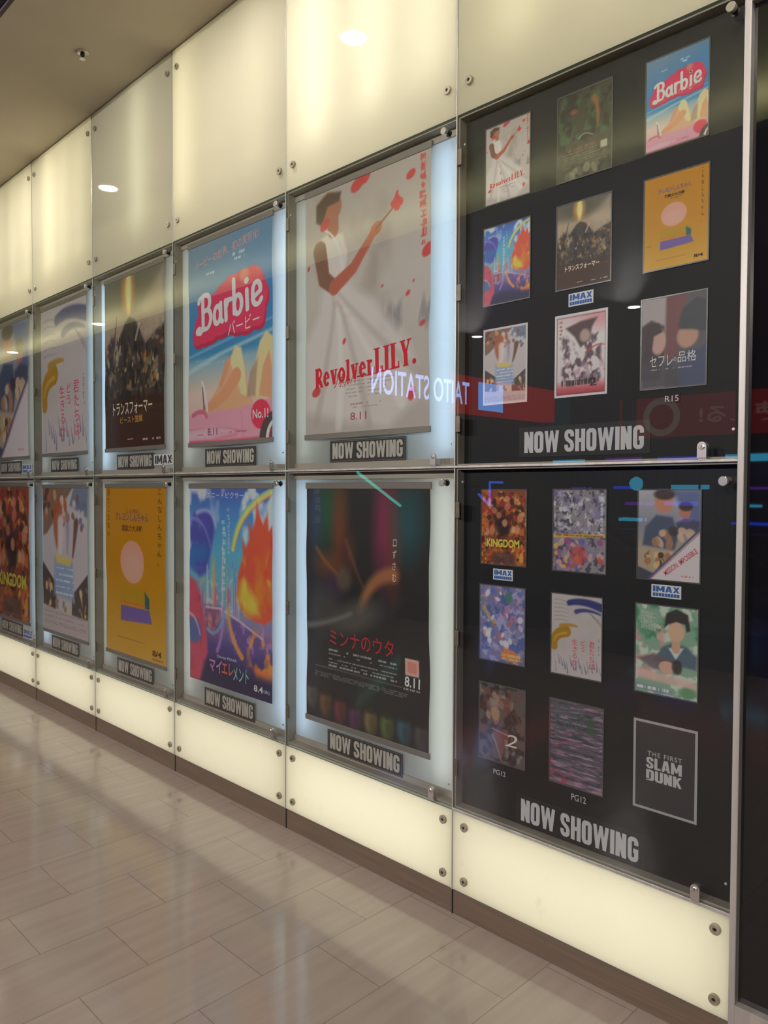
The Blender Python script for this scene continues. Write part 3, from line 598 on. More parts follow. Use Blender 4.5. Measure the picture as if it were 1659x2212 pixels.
def art_ember(A):        # orange, brown and black collage
    A.P[:] = (120, 62, 38)
    A.cloud(6, 8, (176, 96, 44), 0.45, 0.62, 1, 0.9).cloud(9, 12, (66, 34, 30), 0.52, 0.62, 2, 0.9).cloud(10, 14, (196, 140, 70), 0.62, 0.72, 3, 0.9).cloud(8, 10, (140, 34, 36), 0.58, 0.68, 9, 0.8)
    A.bits(14, 0.1, 0.9, 0.08, 0.6, [(190, 140, 108), (170, 116, 84)], 0.028, 0.05, 4, 0.7, 1.3).bits(14, 0.1, 0.9, 0.05, 0.58, [(44, 28, 28), (70, 36, 30)], 0.025, 0.05, 6, 0.8, 1.0)
    A.ell(0.5, 0.5, 0.16, 0.12, (38, 26, 30), 0.9, 0.5).ell(0.53, 0.44, 0.06, 0.05, (176, 122, 90), 0.9, 0.4)
    A.poly([(0.26, 0.83), (0.76, 0.84), (0.78, 0.99), (0.24, 0.98)], (74, 54, 56), 0.8, 0.04)
    A.credits(0.12, 0.88, 0.965, 0.006, (170, 140, 120), 3, 0.5)
def art_ash(A):          # ash grey and slate portrait collage with a diagonal pale corner
    A.vgrad([(0, (160, 158, 164)), (0.4, (120, 120, 134)), (0.7, (156, 140, 120)), (1, (150, 132, 120))])
    A.poly([(0.55, 0), (1, 0), (1, 0.4), (0.8, 0.32)], (82, 92, 134), 0.9, 0.06)
    A.poly([(0.08, 0.62), (0.12, 0.42), (0.3, 0.28), (0.56, 0.3), (0.66, 0.5), (0.6, 0.66)], (66, 74, 96), 0.95, 0.03)
    A.ell(0.42, 0.14, 0.15, 0.12, (174, 120, 98), 1, 0.3, -0.2).ell(0.43, 0.05, 0.17, 0.06, (66, 52, 50), 1, 0.4)
    A.ell(0.76, 0.24, 0.09, 0.075, (164, 110, 92), 1, 0.3).ell(0.77, 0.18, 0.11, 0.05, (62, 48, 50), 1, 0.4).poly([(0.62, 0.36), (0.76, 0.31), (0.98, 0.34), (0.98, 0.46), (0.64, 0.46)], (62, 64, 84), 0.9, 0.03)
    A.bits(9, 0.22, 0.86, 0.44, 0.6, [(190, 158, 130), (150, 110, 88), (60, 52, 54)], 0.03, 0.06, 5, 0.85, 1.2)
    A.bits(22, 0.12, 0.6, 0.62, 0.86, [(192, 160, 116), (90, 62, 46), (54, 40, 36), (150, 96, 60)], 0.014, 0.04, 8, 0.85, 1.2)
    A.poly([(0.0, 0.86), (0.3, 0.94), (0.3, 1.01), (0, 1.01)], (52, 56, 72), 0.9, 0.02)
    A.poly([(0.2, 1.0), (1.0, 0.44), (1.0, 1.01), (0.2, 1.01)], (188, 178, 182), 1, 0.01)
    A.stroke([(0.18, 1.0), (1.0, 0.42)], 0.012, 0.012, (74, 80, 112), 1).stroke([(0.22, 1.0), (1.0, 0.455)], 0.004, 0.004, (150, 60, 70), 0.8)
    A.credits(0.72, 0.9, 0.94, 0.012, (176, 70, 80), 3, 0.7)
def art_collage(A):      # white sheet split by diagonals with busy coloured bits
    A.P[:] = (172, 162, 166)
    A.poly([(0, 0), (0.7, 0), (0.1, 0.32), (0, 0.34)], (112, 84, 66), 0.95, 0.02).poly([(0.72, 0), (1, 0), (1, 0.2), (0.62, 0.12)], (98, 108, 128), 0.95, 0.02)
    A.bits(26, 0.04, 0.62, 0.02, 0.24, [(150, 82, 50), (176, 126, 100), (72, 50, 44), (196, 172, 160)], 0.014, 0.04, 3, 0.9, 1.2)
    A.bits(16, 0.66, 0.98, 0.02, 0.3, [(90, 96, 120), (176, 172, 178), (120, 72, 56)], 0.012, 0.03, 6, 0.85, 1.2)
    A.curve([(0.36, 0.16), (0.3, 0.28), (0.36, 0.4)], 0.075, 0.03, (146, 78, 46), 0.9, 0.03).curve([(0.42, 0.24), (0.42, 0.34), (0.4, 0.42)], 0.05, 0.04, (196, 180, 180), 0.9, 0.03)
    A.curve([(0.76, 0.24), (0.74, 0.34), (0.68, 0.46)], 0.035, 0.01, (92, 54, 38), 0.9, 0.02).curve([(0.56, 0.2), (0.6, 0.32), (0.56, 0.44)], 0.03, 0.01, (128, 118, 138), 0.7, 0.03)
    A.poly([(0, 0.52), (0.32, 0.66), (0.3, 0.84), (0, 0.82)], (62, 48, 44), 0.95, 0.01).poly([(1, 0.56), (0.66, 0.72), (0.66, 0.86), (1, 0.86)], (62, 50, 48), 0.95, 0.01)
    A.bits(34, 0.02, 0.98, 0.66, 0.84, [(186, 160, 120), (72, 60, 54), (150, 110, 72), (120, 110, 96)], 0.01, 0.03, 9, 0.9, 1.3)
    A.poly([(0.28, 0.48), (0.68, 0.5), (0.72, 0.76), (0.26, 0.74)], (122, 140, 176), 0.9, 0.04).poly([(0.3, 0.46), (0.66, 0.48), (0.62, 0.53), (0.32, 0.52)], (196, 170, 84), 0.85, 0.02)
    for k in range(5): A.credits(0.3, 0.7, 0.55+0.042*k, 0.012, (206, 210, 220), 20+k, 0.7, 0.15)
    A.poly([(0, 0.83), (1, 0.86), (1, 1.01), (0, 1.01)], (166, 152, 152), 1, 0.01)
    for k in range(7): A.credits(0.03, 0.95, 0.865+0.016*k, 0.004, (110, 96, 98), 30+k, 0.6, 0.15)

ink_mats = {}
def ink(c, gain=INK):
    k = tuple(c)+(gain,)
    if k not in ink_mats:
        ma = mat('lettering ink', c, 0.5, 0, 0.3)
        ma.node_tree.nodes['Principled BSDF'].inputs['Base Color'].default_value = (*[min(0.92, x*gain) for x in lin(c)], 1)
        ink_mats[k] = ma
    return ink_mats[k]
# cut letter shapes: each letter is a set of strokes (points, thickness), every stroke one flat band
def _arc(cx, cy, rx, ry, a0, a1, n=10):
    return [(cx+rx*math.cos(math.radians(a0+(a1-a0)*k/n)), cy+ry*math.sin(math.radians(a0+(a1-a0)*k/n))) for k in range(n+1)]
def _block():
    G = {}; t = 0.2; h = t/2; w = 0.5; r = 0.13; x1 = w-h; y1 = 1-h*0.85; y0 = h*0.85
    tl = _arc(h+r, y1-r, r, r, 180, 90, 6); tr = _arc(x1-r, y1-r, r, r, 90, 0, 6); br = _arc(x1-r, y0+r, r, r, 0, -90, 6); bl = _arc(h+r, y0+r, r, r, 270, 180, 6)
    G['O'] = (w, [(tl+tr+br+bl+tl[:1], t)])
    G['N'] = (w, [([(h, 0), (h, 1)], t), ([(x1, 0), (x1, 1)], t), ([(h, 0.98), (x1, 0.02)], t)])
    G['H'] = (w, [([(h, 0), (h, 1)], t), ([(x1, 0), (x1, 1)], t), ([(h, 0.5), (x1, 0.5)], 0.17)])
    G['I'] = (t, [([(h, 0), (h, 1)], t)])
    G['W'] = (0.78, [([(0.09, 1), (0.22, 0)], 0.17), ([(0.22, 0), (0.39, 1)], 0.14), ([(0.39, 1), (0.56, 0)], 0.14), ([(0.56, 0), (0.69, 1)], 0.17)])
    G['S'] = (w, [([(x1, 0.68)]+tr[::-1]+tl[::-1]+[(h, 0.68), (h+0.05, 0.57), (x1-0.05, 0.43), (x1, 0.32)]+br+bl+[(h, 0.32)], 0.185)])
    G['G'] = (w, [([(x1, 0.68)]+tr[::-1]+tl[::-1]+bl[::-1]+br[::-1]+[(x1, 0.45), (w*0.52, 0.45)], 0.185)])
    G['L'] = (0.42, [([(h, 0), (h, 1)], t), ([(h, y0), (0.42, y0)], 0.17)])
    G['A'] = (0.56, [([(0.09, 0), (0.24, 1)], 0.18), ([(0.47, 0), (0.32, 1)], 0.18), ([(0.12, 0.26), (0.44, 0.26)], 0.15)])
    G['M'] = (0.7, [([(h, 0), (h, 1)], t), ([(0.6, 0), (0.6, 1)], t), ([(h+0.03, 1), (0.35, 0.2)], 0.15), ([(0.57, 1), (0.35, 0.2)], 0.15)])
    G['D'] = (w, [([(h, y0), (h, y1)]+tr+br+[(h, y0), (h, y0+0.1)], t)])
    G['U'] = (w, [([(h, 1)]+bl[::-1]+br[::-1]+[(x1, 1)], t)])
    G['K'] = (0.52, [([(h, 0), (h, 1)], t), ([(h, 0.4), (0.44, 1)], 0.18), ([(0.22, 0.6), (0.44, 0)], 0.19)])
    G['T'] = (0.48, [([(0.24, 0), (0.24, 1)], 0.19), ([(0, 0.91), (0.48, 0.91)], 0.18)])
    G['X'] = (0.54, [([(0.09, 0), (0.45, 1)], 0.18), ([(0.45, 0), (0.09, 1)], 0.18)])
    G[' '] = (0.16, [])
    return G
def _serif():
    G = {}; S = 0.055
    def sf(x0, x1, y): return ([(x0, y), (x1, y)], S)
    q = 0.85
    G['R'] = (0.6*q, [([(0.16*q, 0), (0.16*q, q)], 0.2), ([(0.16*q, 0.93*q), (0.32*q, 0.93*q)]+_arc(0.32*q, 0.71*q, 0.13, 0.22*q, 90, -90)+[(0.16*q, 0.49*q)], 0.11), ([(0.28*q, 0.5*q), (0.54*q, 0)], 0.19), sf(0, 0.3*q, S/2), sf(0, 0.3*q, q-S/2), sf(0.42*q, 0.64*q, S/2)])
    G['e'] = (0.43, [(_arc(0.21, 0.31, 0.13, 0.26, 0, 325, 18), 0.13), ([(0.08, 0.34), (0.38, 0.34)], 0.06), ([(0.09, 0.16), (0.09, 0.46)], 0.16)])
    G['v'] = (0.46, [([(0.1, 0.62), (0.24, 0.0)], 0.17), ([(0.24, 0), (0.37, 0.62)], 0.08), sf(0, 0.22, 0.6), sf(0.28, 0.46, 0.6)])
    G['o'] = (0.45, [(_arc(0.225, 0.31, 0.15, 0.26, 0, 360, 20), 0.13), ([(0.08, 0.2), (0.08, 0.42)], 0.15), ([(0.37, 0.2), (0.37, 0.42)], 0.15)])
    G['l'] = (0.28, [([(0.14, 0), (0.14, 0.88)], 0.17), sf(0, 0.28, S/2), sf(0.0, 0.14, 0.88-S/2)])
    G['r'] = (0.4, [([(0.13, 0), (0.13, 0.62)], 0.17), ([(0.13, 0.44), (0.22, 0.56), (0.33, 0.54)], 0.12), sf(0, 0.28, S/2), sf(0.0, 0.14, 0.6)])
    G['L'] = (0.5, [([(0.16, 0), (0.16, 1)], 0.2), ([(0.1, 0.04), (0.48, 0.04)], 0.08), ([(0.46, 0.0), (0.46, 0.26)], 0.07), sf(0, 0.34, 1-S/2), sf(0, 0.3, S/2)])
    G['I'] = (0.34, [([(0.17, 0), (0.17, 1)], 0.2), sf(0, 0.34, S/2), sf(0, 0.34, 1-S/2)])
    G['Y'] = (0.62, [([(0.12, 1), (0.31, 0.42)], 0.18), ([(0.5, 1), (0.31, 0.42)], 0.08), ([(0.31, 0), (0.31, 0.48)], 0.19), sf(0, 0.28, 1-S/2), sf(0.38, 0.62, 1-S/2), sf(0.17, 0.45, S/2)])
    G['.'] = (0.2, [(_arc(0.1, 0.1, 0.05, 0.05, 0, 360, 12), 0.11)])
    return G
def _script():
    G = {}; t = 0.125
    G['B'] = (0.62, [(_arc(0.09, 0.1, 0.06, 0.06, 60, 300, 10)+[(0.16, 0.02), (0.24, 0.08), (0.26, 0.2), (0.26, 0.95)], t),
                     (_arc(0.3, 0.86, 0.17, 0.13, 150, 90, 4)+[(0.36, 0.99)]+_arc(0.4, 0.77, 0.13, 0.2, 80, -90, 10)+[(0.3, 0.56)], t),
                     ([(0.34, 0.57)]+_arc(0.4, 0.32, 0.16, 0.25, 80, -90, 12)+[(0.3, 0.08), (0.26, 0.12)], t), (_arc(0.2, 0.86, 0.1, 0.1, 90, 180, 6), t)])
    G['a'] = (0.42, [(_arc(0.19, 0.3, 0.12, 0.23, 0, 360, 18), t), ([(0.32, 0.56), (0.32, 0.12), (0.38, 0.06)], t)])
    G['r'] = (0.32, [([(0.08, 0.56), (0.1, 0.05)], t), ([(0.1, 0.38), (0.18, 0.54), (0.29, 0.52)], t)])
    G['b'] = (0.44, [([(0.08, 0.98), (0.08, 0.12)], t), (_arc(0.21, 0.3, 0.13, 0.24, 0, 360, 18), t)])
    G['i'] = (0.2, [([(0.09, 0.55), (0.1, 0.06)], t), (_arc(0.09, 0.78, 0.02, 0.02, 0, 360, 8), 0.12)])
    G['e'] = (0.46, [([(0.08, 0.26), (0.34, 0.36)]+_arc(0.22, 0.42, 0.13, 0.2, 0, 180, 10)+_arc(0.24, 0.26, 0.15, 0.2, 180, 330, 10), t)])
    return G
FONTS = {'block': (_block(), 0.055, False), 'serif': (_serif(), 0.04, False), 'script': (_script(), 0.0, True)}
def cut_letters(body, style):
    G, gap, rnd = FONTS[style]
    co, polys, lay = [], [], []; x = 0.0
    for ch in body:
        w_, strokes = G[ch]
        for sk, (pts, t) in enumerate(strokes):
            n = len(pts); closed = n > 3 and math.hypot(pts[0][0]-pts[-1][0], pts[0][1]-pts[-1][1]) < 1e-6
            L = []
            for k in range(n):
                p = pts[k]; a = pts[k-1] if k > 0 else (pts[-2] if closed else None); b = pts[k+1] if k < n-1 else (pts[1] if closed else None)
                d1 = d2 = None
                if a: d1 = Vector((p[0]-a[0], p[1]-a[1])).normalized()
                if b: d2 = Vector((b[0]-p[0], b[1]-p[1])).normalized()
                if d1 is None: d1 = d2
                if d2 is None: d2 = d1
                tn = d1+d2
                tn = tn.normalized() if tn.length > 1e-4 else d1
                nn = Vector((-tn.y, tn.x)); s = t/2/max(0.55, abs(nn.dot(Vector((-d1.y, d1.x)))))
                L.append(((p[0]+nn.x*s, p[1]+nn.y*s), (p[0]-nn.x*s, p[1]-nn.y*s)))
            base = len(co)
            for q in L:
                for v in q:
                    co.append((x+(v[0] if rnd else min(max(v[0], 0), w_)), v[1] if rnd else min(max(v[1], 0), 1)))
            for k in range(n-1): polys.append((base+2*k, base+2*k+1, base+2*k+3, base+2*k+2))
            if rnd and not closed:
                for p in (pts[0], pts[-1]):
                    b0 = len(co)
                    for q in _arc(p[0], p[1], t/2, t/2, 0, 330, 11): co.append((x+q[0], q[1]))
                    polys.append(tuple(range(b0, b0+12)))
            lay += [sk*2]*(base+2*n-len(lay)); lay += [sk*2+1]*(len(co)-len(lay))
        x += w_+gap
    co = np.array(co); co = co-co.min(0); co = co/co.max(0)
    return np.concatenate([co, np.array(lay, float)[:, None]], 1), polys
text_cache = {}
def glyphs(body, bold=0.0, line=1.0, space=1.0, style=None):
    if style: return cut_letters(body, style)
    k = (body, bold, line, space)
    if k not in text_cache:
        cu = bpy.data.curves.new('lettering', 'FONT'); cu.body = body; cu.align_x = 'CENTER'; cu.resolution_u = 4
        cu.offset = bold; cu.space_line = line; cu.space_character = space; cu.fill_mode = 'FRONT'
        o = bpy.data.objects.new('lettering', cu); me = o.to_mesh()
        co = np.empty(len(me.vertices)*3); me.vertices.foreach_get('co', co); co = co.reshape(-1, 3)
        polys = [tuple(p.vertices) for p in me.polygons]
        o.to_mesh_clear(); bpy.data.objects.remove(o); bpy.data.curves.remove(cu)
        co = co[:, :2]-co[:, :2].min(0); co = co/np.maximum(co.max(0), 1e-6)
        text_cache[k] = (co, polys)
    return text_cache[k]
def lettering(body, x0, x1, z0, z1, y, ma, parent, slope=0.0, shear=0.0, bold=0.02, vertical=False, warp=None, name='lettering', line=1.0, space=1.0, rot=0.0, style=None):
    """words cut to fill the box x0..x1, z0..z1 on the plane y"""
    if vertical: body = '\n'.join(body)
    co, polys = glyphs(body, bold, line, space, style)
    x = x0+co[:, 0]*(x1-x0)+shear*(co[:, 1]-0.5)*(z1-z0); z = z0+co[:, 1]*(z1-z0)+slope*(co[:, 0]-0.5)*(x1-x0)
    if rot:
        cx, cz = (x0+x1)/2, (z0+z1)/2; c, s = math.cos(rot), math.sin(rot); x, z = cx+(x-cx)*c-(z-cz)*s, cz+(x-cx)*s+(z-cz)*c
    yy = np.full(len(x), y)
    if co.shape[1] > 2: yy = yy-co[:, 2]*6e-5
    if warp is not None:
        dx, dy = warp(x, z); x = x+dx; yy = yy+dy
    me = bpy.data.meshes.new(name); me.from_pydata(np.stack([x, yy, z], 1).tolist(), [], polys); me.materials.append(ma)
    o = bpy.data.objects.new(name, me); COL.objects.link(o)
    if parent is not None:
        o.parent = parent; o.matrix_parent_inverse = Matrix.Translation(-Vector(parent.location))
    return o
def sheet(name, art, x0, x1, z0, z1, y, ma, warp=None):
    """paper with its ink: a fine grid of points, each with the colour printed there"""
    h, wd = art.h, art.w
    P = np.clip(art.P, 0, 255)/255.0
    L = np.where(P <= 0.04045, P/12.92, ((P+0.055)/1.055)**2.4)*INK
    L = np.minimum(L, 0.9)
    xs = np.linspace(x0, x1, wd); zs = np.linspace(z1, z0, h)
    X, Z = np.meshgrid(xs, zs); Y = np.full_like(X, y)
    if warp is not None:
        dx, dy = warp(X, Z); X = X+dx; Y = Y+dy
    xc, zc = (x0+x1)/2, z0
    co = np.stack([X-xc, Y-y, Z-zc], -1).reshape(-1, 3)
    idx = np.arange(h*wd).reshape(h, wd)
    f = np.stack([idx[1:, :-1], idx[1:, 1:], idx[:-1, 1:], idx[:-1, :-1]], -1).reshape(-1)
    nf = (h-1)*(wd-1)
    me = bpy.data.meshes.new(name); me.vertices.add(h*wd); me.vertices.foreach_set('co', co.reshape(-1).astype(np.float32))
    me.loops.add(nf*4); me.loops.foreach_set('vertex_index', f.astype(np.int32))
    me.polygons.add(nf); me.polygons.foreach_set('loop_start', (np.arange(nf)*4).astype(np.int32)); me.polygons.foreach_set('use_smooth', [True]*nf)
    me.update(calc_edges=True)
    at = me.color_attributes.new('ink', 'FLOAT_COLOR', 'POINT')
    at.data.foreach_set('color', np.concatenate([L.reshape(-1, 3), np.ones((h*wd, 1))], 1).reshape(-1).astype(np.float32))
    me.materials.append(ma)
    o = bpy.data.objects.new(name, me); o.location = (xc, y, zc); COL.objects.link(o)
    return o

# ------------------------------------------------------------------ the large posters
YP = 0.040
def poster(cell, upper, res, paint, label, words, x0, x1, z0, z1, bottom=True, seed=0):
    g = np.random.RandomState(seed); ph = g.uniform(0, 6, 4)
    def warp(X, Z):
        t = (Z-z0)/(z1-z0); s = (X-x0)/(x1-x0)
        dx = 0.0035*np.sin(t*9+ph[0])*np.sin(PI*np.clip(t, 0, 1))+0.002*np.sin(t*21+ph[1])*np.sin(PI*np.clip(t, 0, 1))
        dy = 0.0022*np.sin(t*7+s*2+ph[2])*np.sin(PI*np.clip(t, 0, 1))
        return dx, dy
    asp = (x1-x0)/(z1-z0)
    A = Art(int(res*asp), res, asp, (150, 150, 150)); paint(A)
    o = sheet('film_poster', A, x0, x1, z0, z1, YP, M['print'], warp)
    tag(o, label, 'poster', 'film posters in the glazed cases')
    rt_ = MB().box(x0-0.006, x1+0.006, YP-0.004, YP+0.004, z1-0.004, z1+0.024, 0.002)
    rt_.build('top_rail', M['rail'], o)
    if bottom: MB().box(x0-0.006, x1+0.006, YP-0.004, YP+0.004, z0-0.020, z0+0.004, 0.002).build('bottom_rail', M['rail'], o)
    W, H = x1-x0, z1-z0
    for (body, u0, v0, u1, v1, c, kw) in words:
        lettering(body, x0+u0*W, x0+u1*W, z1-v1*H, z1-v0*H, YP-0.0008, ink(c), o, warp=warp, **kw)
    return o
V = dict(vertical=True)
poster(1, True, 270, art_gown, 'white poster with red lettering and red petals beside the black notice cases', [
    ('RevolverLILY.', 0.09, 0.688, 0.91, 0.785, (186, 22, 40), dict(style='serif', slope=0.075)),
    ('リボルバー・リリー', 0.26, 0.752, 0.7, 0.806, (170, 20, 40), dict(bold=0.0, slope=0.05, shear=0.25)),
    ('8.11', 0.4, 0.92, 0.53, 0.95, (160, 50, 84), dict(bold=0.0))], -1.905, -1.16, 1.806, 2.862, seed=1)
poster(2, True, 270, art_beach, 'sky blue and pink poster with a hot pink title cloud', [
    ('Barbie', 0.09, 0.225, 0.9, 0.43, (222, 190, 194), dict(style='script', slope=0.12)),
    ('バービー', 0.5, 0.418, 0.86, 0.482, (232, 216, 218), dict(bold=0.0, slope=0.07)),
    ('バービーの世界、初の実写化!', 0.09, 0.055, 0.86, 0.1, (220, 140, 136), dict(bold=0.0, slope=0.1)),
    ('No.1!', 0.79, 0.862, 0.96, 0.905, (226, 206, 206), dict(bold=0.015)),
    ('8.11', 0.25, 0.93, 0.37, 0.965, (116, 40, 80), dict(bold=0.0))], -2.905, -2.155, 1.81, 2.855, seed=2)
poster(3, True, 200, art_dusk, 'dark brown poster with an amber beam of light at the top', [
    ('トランスフォーマー', 0.15, 0.73, 0.82, 0.805, (196, 182, 168), dict(bold=0.01)),
    ('ビースト覚醒', 0.28, 0.815, 0.66, 0.855, (206, 138, 62), dict(bold=0.0))], -3.915, -3.17, 1.815, 2.85, seed=3)
poster(4, True, 150, art_brush, 'off-white poster with indigo and ochre brush strokes', [
    ('君たちは', 0.73, 0.53, 0.85, 0.89, (190, 66, 92), dict(bold=0.0, **V)),
    ('どう', 0.585, 0.54, 0.68, 0.68, (190, 66, 92), dict(bold=0.0, **V)),
    ('生きるか', 0.42, 0.55, 0.54, 0.89, (190, 66, 92), dict(bold=0.0, **V))], -4.945, -4.19, 1.815, 2.845, seed=4)
poster(5, True, 120, art_ash, 'slate grey and tan portrait poster cut by the left photo edge', [], -5.955, -5.215, 1.81, 2.85, seed=5)
poster(1, False, 270, art_night, 'near black poster with red lettering and a row of dim glows at its foot', [
    ('ミンナのウタ', 0.21, 0.6, 0.74, 0.665, (170, 40, 46), dict(bold=0.0)),
    ('8.11', 0.82, 0.725, 0.93, 0.765, (206, 202, 198), dict(bold=0.02)),
    ('口ずさむ', 0.735, 0.2, 0.765, 0.365, (196, 190, 184), dict(bold=0.0, line=1.25, **V))], -1.897, -1.154, 0.545, 1.572, seed=6)
poster(2, False, 270, art_fire, 'bright blue and flame orange poster with a rainbow', [
    ('ディズニー・ピクサー最新作', 0.12, 0.02, 0.86, 0.052, (216, 214, 226), dict(bold=0.0)),
    ('Disney PIXAR', 0.36, 0.84, 0.6, 0.858, (190, 190, 206), dict(bold=0.0)),
    ('マイ', 0.26, 0.865, 0.42, 0.935, (176, 120, 170), dict(bold=0.01)),
    ('エレ', 0.42, 0.87, 0.56, 0.93, (206, 92, 62), dict(bold=0.02)),
    ('メント', 0.56, 0.875, 0.74, 0.945, (120, 176, 170), dict(bold=0.01)),
    ('8.4', 0.8, 0.935, 0.9, 0.965, (214, 210, 216), dict(bold=0.02)),
    ('[金]', 0.91, 0.945, 0.97, 0.963, (214, 210, 216), dict(bold=0.0))], -2.902, -2.156, 0.538, 1.572, bottom=False, seed=7)
poster(3, False, 200, art_yellow, 'plain yellow poster with a peach disc and purple band', [
    ('こんなしんちゃん。', 0.88, 0.01, 0.95, 0.44, (70, 44, 16), dict(bold=0.0, line=1.15, **V)),
    ('見たことない', 0.03, 0.01, 0.08, 0.3, (96, 62, 10), dict(bold=0.0, line=1.15, **V)),
    ('しん次元!', 0.38, 0.125, 0.58, 0.15, (112, 74, 66), dict(bold=0.01)),
    ('クレヨンしんちゃん', 0.18, 0.148, 0.74, 0.2, (104, 70, 96), dict(bold=0.012)),
    ('超能力大決戦', 0.3, 0.222, 0.64, 0.26, (66, 42, 22), dict(bold=0.008)),
    ('8/4', 0.79, 0.925, 0.93, 0.96, (66, 42, 22), dict(bold=0.03))], -3.918, -3.164, 0.545, 1.574, seed=8)
poster(4, False, 150, art_collage, 'white collage poster with brown corners and small print at its foot', [], -4.95, -4.194, 0.541, 1.572, seed=9)
poster(5, False, 120, art_ember, 'orange brown poster with yellow lettering at the left photo edge', [
    ('KINGDOM', 0.1, 0.66, 0.9, 0.76, (176, 168, 60), dict(bold=0.03))], -5.96, -5.22, 0.536, 1.585, seed=10)

# ------------------------------------------------------------------ signs under the posters
def showing_plate(xl, xr, z0, z1, y, label):
    o = MB().box(xl, xr, y-0.002, y, z0, z1, 0.0006).build('showing_sign', M['plate'])
    tag(o, label, 'sign', 'NOW SHOWING signs under the posters')
    m_ = 0.004
    b = MB()
    for a in ((xl+m_, xr-m_, z0+m_, z0+m_+0.0012), (xl+m_, xr-m_, z1-m_-0.0012, z1-m_), (xl+m_, xl+m_+0.0012, z0+m_, z1-m_), (xr-m_-0.0012, xr-m_, z0+m_, z1-m_)):
        b.box(a[0], a[1], y-0.0024, y-0.002, a[2], a[3])
    b.build('border_line', M['rail'], o)
    lettering('NOW SHOWING', xl+0.018, xr-0.016, z0+0.015, z1-0.012, y-0.0026, M['plate_text'], o, style='block')
pl = ['white poster with red lettering', 'sky blue and pink poster', 'dark brown poster', 'off-white brush stroke poster', 'slate grey poster at the photo edge']
pw = ['near black poster', 'blue and flame orange poster', 'plain yellow poster', 'white collage poster', 'orange brown poster at the photo edge']
for k in range(5):
    xl = [-1.745, -2.752, -3.769, -4.801, -5.832][k]
    showing_plate(xl, xl+0.457, 1.683, 1.778, CASE_BACK-0.0085, 'small dark NOW SHOWING sign under the '+pl[k])
    showing_plate(xl-0.012, xl+0.447, 0.412, 0.509, CASE_BACK-0.0085, 'small dark NOW SHOWING sign under the '+pw[k])
def format_tag(xl, xr, z0, z1, y, label, blue=True, bar=True):
    o = MB().box(xl, xr, y-0.002, y, z0, z1, 0.0005).build('format_sign', ink((196, 202, 214)))
    tag(o, label, 'sign', 'format signs under posters')
    c = ink((52, 84, 150)) if blue else ink((66, 60, 62))
    W, H = xr-xl, z1-z0
    lettering('IMAX', xl+0.06*W, xr-0.05*W, z0+(0.45 if bar else 0.12)*H, z1-0.1*H, y-0.0024, c, o, style='block')
    if bar:
        b = MB()
        for k in range(9):
            b.box(xl+W*(0.06+0.1*k), xl+W*(0.145+0.1*k), y-0.0024, y-0.002, z0+0.1*H, z0+0.36*H)
        b.build('lower_line', c, o)
format_tag(-3.303, -3.085, 1.703, 1.764, CASE_BACK-0.0085, 'white sign with dark capitals beside the NOW SHOWING sign under the dark brown poster', False, False)
format_tag(-5.362, -5.16, 1.68, 1.752, CASE_BACK-0.0085, 'blue on white format sign at the foot of the leftmost upper case')
format_tag(-5.368, -5.18, 0.41, 0.487, CASE_BACK-0.0085, 'blue on white format sign at the foot of the leftmost lower case')

# ------------------------------------------------------------------ flyers on the black boards
YFL = 0.0455
def flyer(paint, x0, x1, z0, z1, label, words=(), sleeve=True, frame=None):
    asp = (x1-x0)/(z1-z0); h = 118
    mg = 0.004
    A = Art(int(h*asp), h, asp, (120, 120, 120)); paint(A)
    o = sheet('film_flyer', A, x0+mg, x1-mg, z0+mg, z1-mg, YFL-0.002, M['flyer'])
    tag(o, label, 'flyer', 'film flyers on the black boards')
    b = MB()
    fw_ = 0.0075 if frame else mg
    for a in ((x0, x1, z0, z0+fw_), (x0, x1, z1-fw_, z1), (x0, x0+fw_, z0+fw_, z1-fw_), (x1-fw_, x1, z0+fw_, z1-fw_)):
        b.box(a[0], a[1], YFL-0.003, YFL, a[2], a[3])
    b.build('frame_border' if frame else 'sleeve_edge', ink(frame) if frame else M['sleeve'], o)
    W, H = x1-x0-2*mg, z1-z0-2*mg
    for (body, u0, v0, u1, v1, c, kw) in words:
        lettering(body, x0+mg+u0*W, x0+mg+u1*W, z1-mg-v1*H, z1-mg-v0*H, YFL-0.0026, ink(c), o, **kw)
    return o
def art_forest(A):
    A.P[:] = (62, 58, 46)
    A.cloud(6, 8, (62, 88, 58), 0.45, 0.65, 1, 0.8, v1=0.6).cloud(8, 10, (36, 32, 28), 0.5, 0.65, 4, 0.7)
    A.curve([(0.68, 0.14), (0.78, 0.3), (0.74, 0.46)], 0.035, 0.008, (146, 84, 54), 0.8, 0.03).ell(0.3, 0.22, 0.07, 0.03, (140, 74, 50), 0.7, 0.6)
    A.curve([(0.4, 0.55), (0.5, 0.47), (0.66, 0.56)], 0.01, 0.006, (150, 150, 130), 0.7)
    for k in range(6): A.credits(0.1, 0.9, 0.7+0.03*k, 0.01, (120, 112, 94), k, 0.6)
    A.credits(0.2, 0.7, 0.66, 0.03, (130, 62, 52), 12, 0.6, 0.1)
    A.poly([(0.8, 0.66), (0.92, 0.66), (0.92, 0.74), (0.8, 0.74)], (176, 170, 150), 0.8)
    A.bits(7, 0.1, 0.9, 0.9, 0.97, [(130, 126, 100), (96, 92, 74)], 0.03, 0.05, 5, 0.7)
